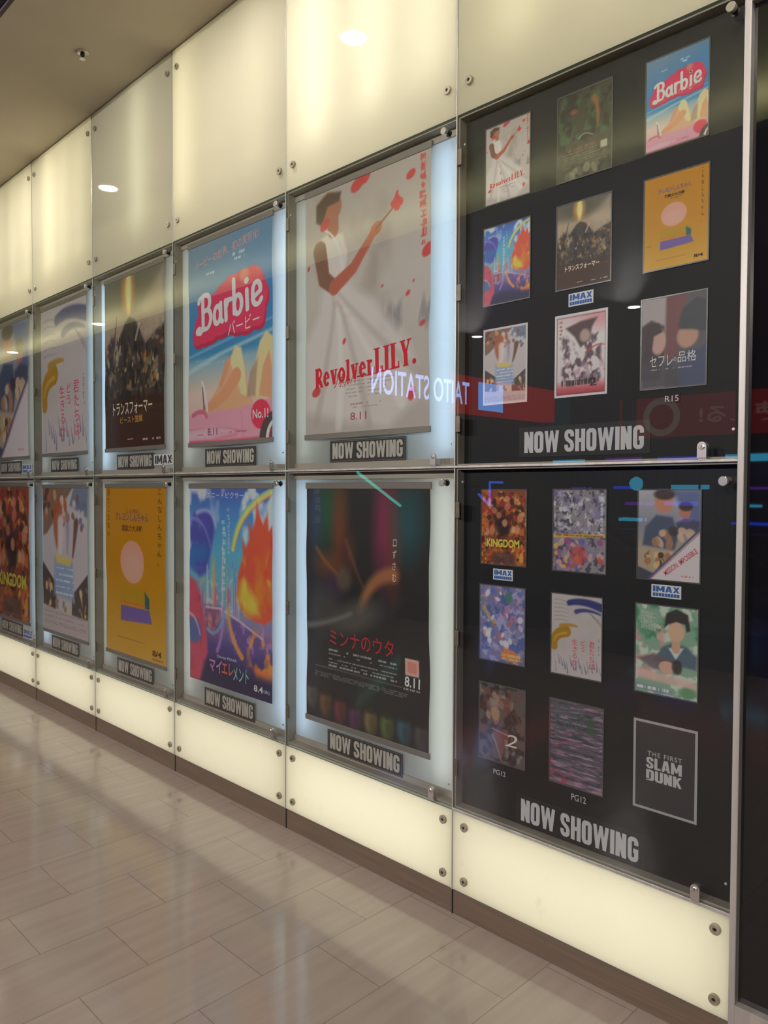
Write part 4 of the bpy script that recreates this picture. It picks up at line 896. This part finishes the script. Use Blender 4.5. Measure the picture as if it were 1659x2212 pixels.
def art_rose(A):
    A.P[:] = (188, 172, 176)
    A.vgrad([(0, (186, 164, 168)), (0.3, (196, 186, 186)), (0.8, (196, 178, 180)), (0.92, (168, 70, 78)), (1, (150, 40, 56))])
    A.ell(0.9, 0.08, 0.4, 0.12, (188, 110, 124), 0.6, 1.3)
    A.cloud(8, 9, (66, 50, 60), 0.46, 0.6, 4, 0.9, v0=0.24, v1=0.9, u0=0.1, u1=0.92).cloud(10, 12, (150, 120, 140), 0.55, 0.7, 9, 0.7, v0=0.3, v1=0.88)
    A.poly([(0.2, 0.16), (0.5, 0.1), (0.82, 0.08), (0.72, 0.18), (0.66, 0.34), (0.5, 0.42), (0.38, 0.28)], (64, 46, 46), 0.95, 0.03)
    A.ell(0.58, 0.28, 0.1, 0.08, (176, 150, 146), 0.8, 0.5)
    A.curve([(0.62, 0.48), (0.8, 0.38), (0.96, 0.42)], 0.012, 0.006, (170, 62, 72), 0.9)
    A.vbits(0.1, 0.06, 0.3, 0.06, (120, 74, 84), 3, 0.8)
    for a in ([(0.03, 0.03), (0.97, 0.03)], [(0.97, 0.03), (0.97, 0.97)], [(0.97, 0.97), (0.03, 0.97)], [(0.03, 0.97), (0.03, 0.03)]): A.stroke(a, 0.004, 0.004, (96, 40, 56), 0.9)
    A.credits(0.12, 0.8, 0.84, 0.07, (44, 34, 36), 6, 0.85, 0.15)
def art_duo(A):
    A.P[:] = (78, 72, 78)
    A.poly([(0, 0), (0.4, 0), (0.38, 1), (0, 1)], (150, 140, 142), 0.95, 0.02).poly([(0.4, 0), (0.7, 0), (0.56, 0.66), (0.38, 0.7)], (104, 60, 62), 0.9, 0.06)
    A.poly([(0, 0.3), (0.16, 0.24), (0.36, 0.32), (0.38, 0.6), (0.3, 0.9), (0, 0.9)], (58, 46, 50), 1, 0.03)
    A.ell(0.27, 0.48, 0.12, 0.15, (166, 132, 122), 1, 0.25).poly([(0.08, 0.3), (0.28, 0.28), (0.34, 0.38), (0.2, 0.42), (0.16, 0.64), (0.06, 0.64)], (54, 42, 46), 1, 0.02)
    A.ell(0.72, 0.46, 0.16, 0.13, (160, 122, 106), 1, 0.25, 0.3).poly([(0.58, 0.34), (0.64, 0.16), (0.84, 0.06), (1, 0.1), (1, 0.44), (0.8, 0.4), (0.6, 0.38)], (56, 56, 62), 1, 0.03)
    A.poly([(0.55, 1), (0.62, 0.72), (0.74, 0.6), (0.9, 0.62), (1, 0.56), (1, 1)], (58, 62, 90), 1, 0.03)
    A.poly([(0, 0.72), (0.4, 0.7), (0.6, 0.8), (0.6, 1), (0, 1)], (60, 56, 64), 0.9, 0.06)
    A.credits(0.16, 0.8, 0.79, 0.012, (196, 190, 190), 5, 0.8).credits(0.2, 0.7, 0.83, 0.006, (160, 156, 160), 7, 0.7)
def art_crowd(A):
    A.P[:] = (128, 122, 130)
    A.cloud(12, 16, (182, 178, 184), 0.5, 0.62, 2, 0.9, v1=0.58).cloud(16, 20, (62, 58, 70), 0.55, 0.66, 6, 0.85).cloud(10, 12, (120, 104, 150), 0.55, 0.7, 8, 0.6)
    A.bits(30, 0.06, 0.94, 0.62, 0.95, [(170, 70, 62), (196, 160, 70), (92, 96, 160), (186, 150, 140), (140, 64, 120)], 0.016, 0.05, 9, 0.8, 1.2)
    A.stroke([(0.02, 0.57), (0.98, 0.55)], 0.02, 0.02, (186, 152, 70), 0.9).credits(0.06, 0.94, 0.56, 0.02, (110, 60, 40), 4, 0.8, 0.1)
    A.vbits(0.08, 0.04, 0.5, 0.06, (70, 64, 80), 4, 0.7).vbits(0.92, 0.04, 0.5, 0.05, (206, 204, 214), 5, 0.7)
    A.ell(0.5, 0.8, 0.16, 0.12, (178, 66, 66), 0.7, 0.5)
def art_festival(A):
    A.P[:] = (112, 108, 142)
    A.cloud(7, 9, (150, 146, 182), 0.48, 0.62, 2, 0.9).cloud(9, 12, (70, 84, 142), 0.52, 0.64, 5, 0.85).cloud(8, 9, (168, 122, 152), 0.58, 0.7, 7, 0.8, v1=0.5)
    A.bits(26, 0.06, 0.94, 0.06, 0.7, [(176, 160, 180), (84, 120, 110), (170, 96, 110), (196, 190, 206), (90, 100, 160)], 0.016, 0.045, 9, 0.85, 1.3)
    A.curve([(0.1, 0.3), (0.2, 0.44), (0.34, 0.5)], 0.03, 0.012, (168, 146, 84), 0.8).ell(0.64, 0.14, 0.09, 0.07, (66, 112, 96), 0.85, 0.4)
    A.bits(12, 0.1, 0.9, 0.6, 0.78, [(190, 186, 200), (120, 116, 150), (176, 140, 120)], 0.03, 0.05, 12, 0.85, 1.1)
    A.poly([(0.46, 0.92), (0.56, 0.8), (0.8, 0.84), (0.96, 0.95), (0.7, 0.98)], (196, 112, 70), 0.95, 0.03).credits(0.5, 0.92, 0.9, 0.03, (214, 170, 110), 3, 0.8, 0.1).credits(0.5, 0.9, 0.945, 0.02, (214, 170, 110), 4, 0.8, 0.1)
def art_meadow(A):
    A.P[:] = (120, 148, 128)
    A.cloud(5, 6, (58, 118, 88), 0.42, 0.62, 2, 0.9, v1=0.55).cloud(6, 8, (186, 190, 178), 0.54, 0.66, 5, 0.85).cloud(6, 7, (186, 132, 130), 0.55, 0.68, 6, 0.7, v0=0.2, v1=0.85, u1=0.5)
    A.poly([(0.3, 0.62), (0.44, 0.46), (0.6, 0.4), (0.82, 0.42), (0.98, 0.52), (0.98, 0.66)], (78, 92, 106), 0.95, 0.03)
    A.poly([(0.54, 0.46), (0.66, 0.58), (0.78, 0.44)], (196, 196, 200), 0.9, 0.02)
    A.stroke([(0.66, 0.36), (0.66, 0.46)], 0.045, 0.05, (182, 144, 122), 1, 0.01).ell(0.66, 0.27, 0.13, 0.115, (188, 152, 130), 1, 0.15)
    A.poly([(0.47, 0.24), (0.5, 0.08), (0.66, 0.02), (0.84, 0.07), (0.88, 0.24), (0.82, 0.26), (0.8, 0.18), (0.66, 0.16), (0.53, 0.2)], (54, 50, 48), 1, 0.02)
    A.poly([(0.04, 0.62), (0.3, 0.54), (0.7, 0.6), (0.74, 0.72), (0.3, 0.72)], (98, 86, 92), 0.9, 0.04).ell(0.52, 0.68, 0.13, 0.07, (188, 146, 128), 1, 0.2).ell(0.68, 0.66, 0.08, 0.08, (58, 52, 52), 0.9, 0.4)
    A.poly([(0, 0.74), (0.5, 0.76), (1, 0.8), (1, 0.88), (0, 0.84)], (196, 160, 152), 0.8, 0.04)
    A.poly([(0.09, 0.06), (0.34, 0.1), (0.34, 0.3), (0.09, 0.27)], (150, 166, 152), 0.85, 0.01)
    for k in range(6): A.vbits(0.12+0.04*k, 0.09, 0.27, 0.025, (92, 110, 98), k, 0.6)
    A.poly([(0, 0.9), (0.6, 0.93), (0.6, 0.99), (0, 0.97)], (98, 118, 130), 0.7, 0.03).credits(0.04, 0.56, 0.94, 0.04, (206, 210, 210), 5, 0.8, 0.2).ell(0.84, 0.93, 0.14, 0.06, (84, 126, 80), 0.8, 0.5)
def art_umber(A):
    A.P[:] = (84, 76, 74)
    A.cloud(5, 7, (132, 122, 116), 0.5, 0.66, 2, 0.9, v1=0.5).cloud(7, 9, (44, 40, 42), 0.48, 0.62, 5, 0.9).cloud(8, 9, (110, 60, 56), 0.6, 0.7, 9, 0.7)
    A.bits(7, 0.15, 0.85, 0.1, 0.5, [(150, 118, 98), (128, 98, 84)], 0.03, 0.05, 7, 0.85, 1.3).ell(0.36, 0.38, 0.1, 0.09, (156, 124, 92), 0.9, 0.4)
    A.poly([(0.3, 0.56), (0.7, 0.6), (0.56, 0.8), (0.5, 0.96), (0.4, 0.76)], (110, 66, 54), 0.9, 0.03)
    A.stroke([(0.28, 0.58), (0.64, 0.62)], 0.004, 0.006, (176, 160, 156), 0.8).curve([(0.3, 0.66), (0.44, 0.84), (0.5, 0.98)], 0.01, 0.004, (170, 130, 96), 0.8)
    A.bits(10, 0.6, 0.95, 0.7, 0.92, [(120, 116, 116), (60, 54, 56)], 0.02, 0.035, 3, 0.7)
def art_glitch(A):
    A.P[:] = (84, 74, 86)
    A.cloud(4, 30, (128, 92, 112), 0.5, 0.66, 2, 0.9).cloud(3, 40, (52, 60, 66), 0.5, 0.62, 5, 0.9).cloud(3, 44, (158, 130, 150), 0.6, 0.7, 8, 0.7).cloud(5, 24, (150, 58, 84), 0.6, 0.7, 3, 0.8, v0=0.35, u1=0.4)
    for k in range(5): A.vbits(0.14+0.12*k, 0.05, 0.36-0.03*k, 0.09, (66, 92, 90), k, 0.7)
    A.poly([(0.7, 0.14), (0.86, 0.16), (0.86, 0.36), (0.7, 0.34)], (58, 76, 64), 0.8, 0.03)
    for k in range(7): A.stroke([(0.1, 0.5+0.06*k), (0.95, 0.5+0.06*k)], 0.002, 0.002, (176, 160, 176), 0.6)
def art_plain(A): A.P[:] = (52, 50, 52)
F = flyer
F(art_gown, -0.905, -0.713, 2.569, 2.843, 'pale flyer with red lettering, upper left corner of the upper black board', [('RevolverLILY.', 0.1, 0.7, 0.9, 0.775, (176, 36, 44), dict(style='serif', slope=0.075))])
F(art_forest, -0.610, -0.411, 2.566, 2.846, 'murky green flyer in the top row of the upper black board')
F(art_beach, -0.305, -0.112, 2.570, 2.845, 'sky blue and pink flyer, upper right corner of the upper black board', [('Barbie', 0.1, 0.24, 0.9, 0.465, (222, 190, 184), dict(style='script', slope=0.12)), ('バービー', 0.52, 0.4, 0.84, 0.46, (220, 150, 150), dict(bold=0.015, slope=0.06))])
F(art_fire, -0.910, -0.709, 2.217, 2.494, 'blue and flame orange flyer on the upper black board')
F(art_dusk, -0.610, -0.409, 2.218, 2.496, 'dark brown flyer with an amber beam on the upper black board', [('トランスフォーマー', 0.16, 0.735, 0.8, 0.8, (196, 176, 160), dict(bold=0.03))])
F(art_yellow, -0.306, -0.107, 2.219, 2.497, 'yellow flyer with a peach disc on the upper black board', [
    ('こんなしんちゃん。', 0.89, 0.03, 0.93, 0.6, (90, 60, 20), dict(bold=0.0, line=1.15, **V)), ('クレヨンしんちゃん', 0.22, 0.13, 0.74, 0.19, (120, 92, 110), dict(bold=0.03)),
    ('超能力大決戦', 0.32, 0.21, 0.64, 0.25, (66, 46, 26), dict(bold=0.03)), ('8/4', 0.79, 0.92, 0.93, 0.955, (66, 42, 22), dict(bold=0.03))])
F(art_collage, -0.906, -0.718, 1.867, 2.136, 'white bordered collage flyer, lower left of the upper black board', frame=(186, 180, 180))
F(art_rose, -0.610, -0.419, 1.869, 2.138, 'white and crimson flyer with a thick white border', [('2', 0.68, 0.8, 0.82, 0.9, (40, 32, 34), dict(bold=0.0))], frame=(192, 186, 188))
F(art_duo, -0.310, -0.108, 1.867, 2.141, 'flyer of two people face to face above the R15 mark', [
    ('セフレ', 0.14, 0.64, 0.5, 0.76, (206, 200, 200), dict(bold=-0.004)), ('の', 0.51, 0.68, 0.56, 0.72, (206, 200, 200), dict(bold=-0.004)), ('品格', 0.58, 0.62, 0.86, 0.74, (206, 200, 200), dict(bold=-0.004))])
F(art_ember, -0.912, -0.714, 1.300, 1.569, 'orange brown flyer with yellow lettering, upper left of the lower black board', [('KINGDOM', 0.12, 0.66, 0.86, 0.77, (204, 178, 70), dict(bold=0.035))])
F(art_crowd, -0.613, -0.414, 1.298, 1.571, 'crowded grey and red flyer with a yellow stripe across')
F(art_ash, -0.313, -0.116, 1.296, 1.571, 'slate portrait flyer with a pale diagonal corner, upper right of the lower board', [('MISSION: IMPOSSIBLE', 0.38, 0.76, 1.02, 0.82, (176, 72, 84), dict(bold=0.02, rot=0.66))])
F(art_festival, -0.916, -0.716, 0.955, 1.229, 'lilac and blue crowded flyer with an orange title')
F(art_brush, -0.616, -0.424, 0.955, 1.227, 'off-white brush stroke flyer in the middle of the lower black board', [
    ('君たちは', 0.76, 0.54, 0.87, 0.88, (190, 66, 76), dict(bold=0.0, **V)), ('どう', 0.6, 0.54, 0.69, 0.68, (190, 66, 76), dict(bold=0.0, **V)), ('生きるか', 0.42, 0.54, 0.54, 0.86, (190, 66, 76), dict(bold=0.0, **V))])
F(art_meadow, -0.316, -0.118, 0.951, 1.225, 'green flyer with a dark haired person in a school jacket')
F(art_umber, -0.915, -0.712, 0.596, 0.876, 'grey brown flyer with a brushed figure 2', [('2', 0.62, 0.6, 0.86, 0.76, (190, 184, 180), dict(bold=0.0, shear=0.3))])
F(art_glitch, -0.617, -0.416, 0.590, 0.874, 'purple striped flyer in the bottom row of the lower board')
F(art_plain, -0.315, -0.117, 0.596, 0.869, 'black flyer with grey block lettering and a grey border', [
    ('THE FIRST', 0.22, 0.33, 0.78, 0.385, (150, 146, 146), dict(bold=0.02, space=1.25)), ('SLAM', 0.2, 0.4, 0.78, 0.53, (168, 164, 164), dict(style='block')), ('DUNK', 0.2, 0.545, 0.78, 0.67, (168, 164, 164), dict(style='block'))], frame=(150, 147, 147))
YT = 0.0455
format_tag(-0.561, -0.471, 2.161, 2.203, YT, 'blue on white format tag under the dark brown flyer')
format_tag(-0.856, -0.771, 1.248, 1.287, YT, 'blue on white format tag under the orange brown flyer')
format_tag(-0.265, -0.173, 1.246, 1.285, YT, 'blue on white format tag under the slate portrait flyer')
def mark(body, x0, x1, z0, z1, label):
    o = MB().box(x0-0.004, x1+0.004, YT-0.001, YT, z0-0.004, z1+0.004).build('rating_mark', M['board'])
    tag(o, label, 'sign', 'age rating marks on the black boards')
    lettering(body, x0, x1, z0, z1, YT-0.0014, M['white_text'], o, bold=0.0)
mark('R15', -0.231, -0.190, 1.828, 1.846, 'small white R15 mark under the face to face flyer')
mark('PG12', -0.848, -0.795, 0.552, 0.570, 'small white PG12 mark under the grey brown flyer')
mark('PG12', -0.531, -0.477, 0.550, 0.571, 'small white PG12 mark under the purple striped flyer')
def heading(z0, z1, label):
    o = MB().box(-0.75, -0.275, YT-0.0015, YT, z0-0.014, z1+0.016).build('heading_strip', mat('charcoal strip', (35, 34, 37), 0.5))
    tag(o, label, 'sign', 'NOW SHOWING headings on the black boards')
    lettering('NOW SHOWING', -0.728, -0.295, z0, z1, YT-0.0019, M['white_text'], o, style='block')
heading(1.692, 1.764, 'large pale NOW SHOWING heading at the foot of the upper black board')
heading(0.420, 0.497, 'large pale NOW SHOWING heading at the foot of the lower black board')

# ------------------------------------------------------------------ ceiling fittings and added lights
cv = empty('added_cove_light', (-6.0, -4.4, 4.3), 'long added cove light at the edge of the upper ceiling, behind the camera', 'added cove light')  # unseen cove, added to brighten the upper ceiling that the glass mirrors
MB().box(-20, 4, -4.5, -3.9, 4.26, 4.30).build('shelf', M['dark'], cv)
MB().box(-20, 4, -3.9, -3.885, 4.26, 4.315).build('lip', M['dark'], cv)
MB().box(-20, 4, -4.08, -4.0, 4.302, 4.312).build('light_strip', emitter('added cove glow', (255, 248, 206), 24.0), cv)
MB().box(-20, 4, -1.0, -0.776, 3.95, 3.98).build('ledge', M['riser'], cv)  # added ledge, hides the extra light strip above it
MB().box(-20, 4, -0.90, -0.84, 3.982, 4.0).build('light_strip', emitter('soft added cove glow', (255, 248, 206), 30.0), cv)
s = empty('sprinkler', (-3.356, -0.336, ZC), 'small metal sprinkler head on the ceiling', 'sprinkler')
MB().lathe([(0.034, 0.0), (0.034, -0.003), (0.028, -0.007), (0.02, -0.008)], (-3.356, -0.336, ZC), 'Z', 24).build('cover_plate', M['chrome'], s, True)
MB().lathe([(0.012, -0.007), (0.012, -0.018), (0.007, -0.022), (0.007, -0.034)], (-3.356, -0.336, ZC), 'Z', 16).build('sprinkler_body', M['darksteel'], s, True)
MB().lathe([(0.016, -0.034), (0.016, -0.037)], (-3.356, -0.336, ZC), 'Z', 16).build('deflector', M['chrome'], s)
def downlight(x, y, z, label, group, r=0.11, lens=None, aim=None):
    t = empty('downlight', (x, y, z), label, 'downlight', group)
    MB().lathe([(r+0.025, 0.0), (r+0.025, -0.006), (r+0.004, -0.010), (r, -0.004), (r, -0.001)], (x, y, z), 'Z', 28).build('trim_ring', M['housing'], t, True)
    MB().lathe([(r-0.001, -0.003), (r-0.001, -0.006)], (x, y, z), 'Z', 28).build('lens', lens or M['lens'], t)
    if aim:
        ld = bpy.data.lights.new('added poster spot', 'SPOT'); ld.energy = K_SPOT; ld.color = (1.0, 0.95, 0.9); ld.spot_size = 1.15; ld.spot_blend = 0.6; ld.shadow_soft_size = 0.05; ld.cycles.use_multiple_importance_sampling = False  # added spot that lights the posters from the front
        lo = bpy.data.objects.new('beam', ld); COL.objects.link(lo); lo.location = (x, y, z-0.1)
        lo.rotation_euler = (Vector(aim)-Vector((x, y, z-0.1))).to_track_quat('-Z', 'Y').to_euler()
        lo.parent = t; lo.matrix_parent_inverse = Matrix.Translation(-Vector(t.location))
for x, lb in [(-2.206, 'round ceiling downlight mirrored in the bright upper panel'), (-5.05, 'round ceiling downlight mirrored in the dim grey upper panel'), (0.64, 'round ceiling downlight above the black glazed opening'), (-7.9, 'round ceiling downlight far down the corridor')]:
    downlight(x, -0.6, ZC, lb, 'downlights in the corridor ceiling', 0.066)
downlight(0.9, -3.4, 4.6, 'added fill downlight behind the camera, out of view', 'downlights in the corridor ceiling', 0.1)  # unseen fill lamp, added to balance the flyers on the right
downlight(-12.97, -4.13, 4.6, 'round downlight mirrored between two upper posters', 'downlights in the corridor ceiling', lens=M['far_lens'])
downlight(-17.2, -4.09, 4.6, 'round downlight mirrored at the left photo edge', 'downlights in the corridor ceiling', lens=M['far_lens'])
for x, y, ax, lb in [(-7.75, -8.68, -4.6, 'round downlight mirrored beside the white collage flyer'), (-4.71, -8.56, -3.2, 'round downlight mirrored beside the face to face flyer'),
                     (-1.67, -8.56, -1.8, 'added unseen downlight facing the case with red lettering'), (1.37, -8.56, -0.6, 'added unseen downlight facing the black notice cases'), (4.41, -8.56, 0.2, 'added unseen downlight farthest to the right')]:  # lamps not mirrored are added, to light the posters from the front
    downlight(x, y, 4.3, lb, 'downlights over the arcade', 0.09, M['far_lens'], (ax, 0, 1.6))


# ------------------------------------------------------------------ the arcade across the way (seen in the glass)
XA = -8.2
fas = emitter('lit red fascia', (200, 6, 24), 2.3)
struct('wall_arcade', MB().box(XA-0.5, XA-0.3, -12.6, -5.2, 0, 4.3), M['dark'])
struct('wall_far', MB().box(XA, 8, -12.7, -12.5, 0, 4.3), mat('plum paint', (70, 62, 84), 0.6))
sg = empty('shop_sign', (XA, -9.0, 3.1), 'red lit shop fascia with pale blue glowing lettering, seen mirrored', 'shop sign')
MB().box(XA-0.3, XA, -11.9, -8.5, 3.02, 3.68).build('fascia_box', fas, sg)
MB().box(XA-0.3, XA, -8.5, -6.3, 3.02, 3.68).build('dark_fascia', mat('maroon fascia', (60, 16, 22), 0.5), sg)
MB().box(XA-0.3, XA+0.01, -12.5, -11.9, 3.0, 3.7).build('end_panel', emitter('teal glow', (20, 90, 96), 0.8), sg)
o = lettering('TAITO STATION', -9.02, -6.5, 3.14, 3.56, 0.0, emitter('white sign letters', (165, 185, 255), 9.0), None, bold=0.012)
me = o.data
for v in me.vertices: v.co = Vector((XA+0.012-v.co.y*3, v.co.x, v.co.z))
o.parent = sg; o.matrix_parent_inverse = Matrix.Translation(-Vector(sg.location))
MB().box(XA, XA+0.02, -10.05, -9.3, 3.08, 3.6).build('glowing_block', emitter('pale blue glow', (120, 170, 255), 6.0), sg)
bn = empty('hanging_banner', (-5.0, -12.45, 2.6), 'red banner with a pale ring and lettering, seen mirrored', 'banner')
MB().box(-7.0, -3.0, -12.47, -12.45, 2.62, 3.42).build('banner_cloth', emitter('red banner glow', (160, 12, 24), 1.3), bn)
rg = MB(); 
ringv = []
for k in range(40):
    a = 2*PI*k/40
    ringv.append((rg.bm.verts.new((-6.1+0.38*math.cos(a), -12.445, 3.03+0.38*math.sin(a))), rg.bm.verts.new((-6.1+0.25*math.cos(a), -12.445, 3.03+0.25*math.sin(a)))))
for k in range(40):
    a, b = ringv[k], ringv[(k+1) % 40]; rg.bm.faces.new((a[0], b[0], b[1], a[1]))
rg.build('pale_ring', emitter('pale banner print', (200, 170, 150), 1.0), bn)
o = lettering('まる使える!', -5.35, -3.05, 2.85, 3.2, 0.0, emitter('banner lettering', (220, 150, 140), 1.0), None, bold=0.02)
for v in o.data.vertices: v.co = Vector((-8.4-v.co.x, -12.44, v.co.z))
o.parent = bn; o.matrix_parent_inverse = Matrix.Translation(-Vector(bn.location))
# shadowy shopfront with game machines
struct('pillar_1', MB().box(-6.75, -6.55, -12.3, -12.1, 0, 4.3), M['black'])
struct('pillar_2', MB().box(-4.55, -4.35, -12.3, -12.1, 0, 4.3), M['black'])
struct('beam_1', MB().box(-8.2, -2.5, -12.35, -12.1, 2.3, 2.6), M['black'])
blue = [emitter('blue screen glow', (40, 70, 230), 4.0), emitter('cyan screen glow', (70, 190, 235), 4.0), emitter('violet glow', (120, 50, 190), 2.5)]
gm = ['blue', 'cyan', 'violet']
def machine(x, y, rz, k, label):
    t = empty('game_machine', (x, y, 0), label, 'arcade machine', 'arcade machines across the corridor'); 
    b = MB().box(x-0.42, x+0.42, y-0.4, y+0.4, 0.0, 0.85, 0.02); b.build('cabinet', M['dark'], t)
    b = MB()
    for sx in (-0.4, 0.37): 
        for sy in (-0.38, 0.35): b.box(x+sx, x+sx+0.03, y+sy, y+sy+0.03, 0.85, 2.0)
    b.build('corner_posts', M['black'], t)
    for q in range(3): MB().box(x-0.37+0.12*((k+q) % 3), x+0.37-0.16*((k+2*q) % 3), y-0.1, y+0.1, 1.0+0.3*q, 1.04+0.3*q+0.02*k).build('lit_shelf', blue[(k+q) % 3], t)
    if k == 1: MB().lathe([(0.02, -0.13), (0.1, -0.08), (0.13, 0.0), (0.1, 0.08), (0.02, 0.13)], (x+0.2, y+0.3, 1.7), 'Z', 16).build('globe_lamp', blue[1], t, True)
    MB().box(x-0.44, x+0.44, y-0.42, y+0.42, 2.0, 2.25, 0.03).build('header', M['dark'], t)
    MB().box(x-0.36, x+0.36, y+0.42, y+0.43, 2.06, 2.18).build('header_light', blue[(k+1) % 3], t)
    MB().box(x-0.3, x+0.3, y+0.4, y+0.5, 0.78, 0.86, 0.01).build('control_panel', M['black'], t)
for k, x in enumerate((-7.4, -6.1, -5.2, -3.9, -3.0, -1.7)):
    machine(x, -11.6+0.25*(k % 2), 0, k % 3, ['game machine with blue lit shelves, nearest the red fascia', 'game machine with cyan lit shelves beside the first pillar', 'game machine with violet lit shelves between the pillars', 'blue lit game machine beside the second pillar', 'cyan lit game machine right of the second pillar', 'violet lit game machine at the far end'][k])
nt_ = empty('neon_strip', (-8.15, -6.0, 1.9), 'slanting teal neon strip, seen mirrored over the near black poster', 'neon strip')
tb = MB()
def tube_between(mb, p, q, r, n=8):
    p, q = Vector(p), Vector(q); d = (q-p).normalized(); a = d.orthogonal().normalized(); b = d.cross(a)
    A = [mb.bm.verts.new(p+r*(math.cos(2*PI*k/n)*a+math.sin(2*PI*k/n)*b)) for k in range(n)]
    B = [mb.bm.verts.new(q+r*(math.cos(2*PI*k/n)*a+math.sin(2*PI*k/n)*b)) for k in range(n)]
    for k in range(n): mb.bm.faces.new((A[k], A[(k+1) % n], B[(k+1) % n], B[k]))
    mb.bm.faces.new(A[::-1]); mb.bm.faces.new(B)
tube_between(tb, (-8.1, -6.1, 1.85), (-8.1, -7.1, 1.3), 0.025); tb.build('tube', emitter('teal neon', (60, 210, 190), 5.0), nt_)
MB().box(-8.49, -8.1, -6.14, -6.08, 1.8, 1.9).build('bracket', M['black'], nt_)
vt = empty('neon_strip', (-5.2, -12.42, 2.4), 'added violet tube hidden behind the arcade beam to tint the wall purple', 'neon strip')
tb = MB(); tube_between(tb, (-8.1, -12.41, 2.42), (-2.5, -12.41, 2.42), 0.03); tb.build('tube', emitter('added violet', (120, 70, 255), 40.0), vt)  # hidden tube, added to give the arcade wall its purple glow
tb = MB()
for x in (-8.0, -5.3, -2.6): tb.box(x-0.02, x+0.02, -12.5, -12.44, 2.40, 2.44)
tb.build('bracket', M['black'], vt)
bl = empty('neon_strip', (-8.1, -9.5, 1.3), 'bent blue neon tube, seen mirrored over the orange brown flyer', 'neon strip')
tb = MB()
for p_, q_ in (((-8.1, -9.95, 1.72), (-8.1, -9.545, 1.72)), ((-8.1, -9.545, 1.72), (-8.1, -9.545, 1.28)), ((-8.1, -9.545, 1.28), (-8.1, -9.2, 1.5))): tube_between(tb, p_, q_, 0.022)
tb.build('tube', emitter('blue neon', (60, 110, 255), 5.0), bl)
MB().box(-8.49, -8.12, -9.57, -9.52, 1.48, 1.54).build('bracket', M['black'], bl)
# escalator balustrade, black handrail
es = empty('escalator', (-3.4, -7.4, 0), 'escalator side with a curved black handrail, seen mirrored', 'escalator')
MB().extrude_outline([(-6.0, 0.0), (-2.6, 0.0), (-2.6, 0.75), (-4.2, 0.8), (-6.0, 2.0)], -7.5, -7.3).build('side_panel', mat('grey escalator panel', (84, 84, 94), 0.35, 0.4), es)
hb = MB(); pts = [(-6.0, 2.05), (-5.1, 1.5), (-4.3, 0.98), (-3.9, 0.86), (-3.0, 0.82), (-2.6, 0.8), (-2.45, 0.68), (-2.5, 0.5)]
for a, b in zip(pts, pts[1:]): tube_between(hb, (a[0], -7.4, a[1]), (b[0], -7.4, b[1]), 0.06, 10)
hb.build('handrail', M['black'], es)
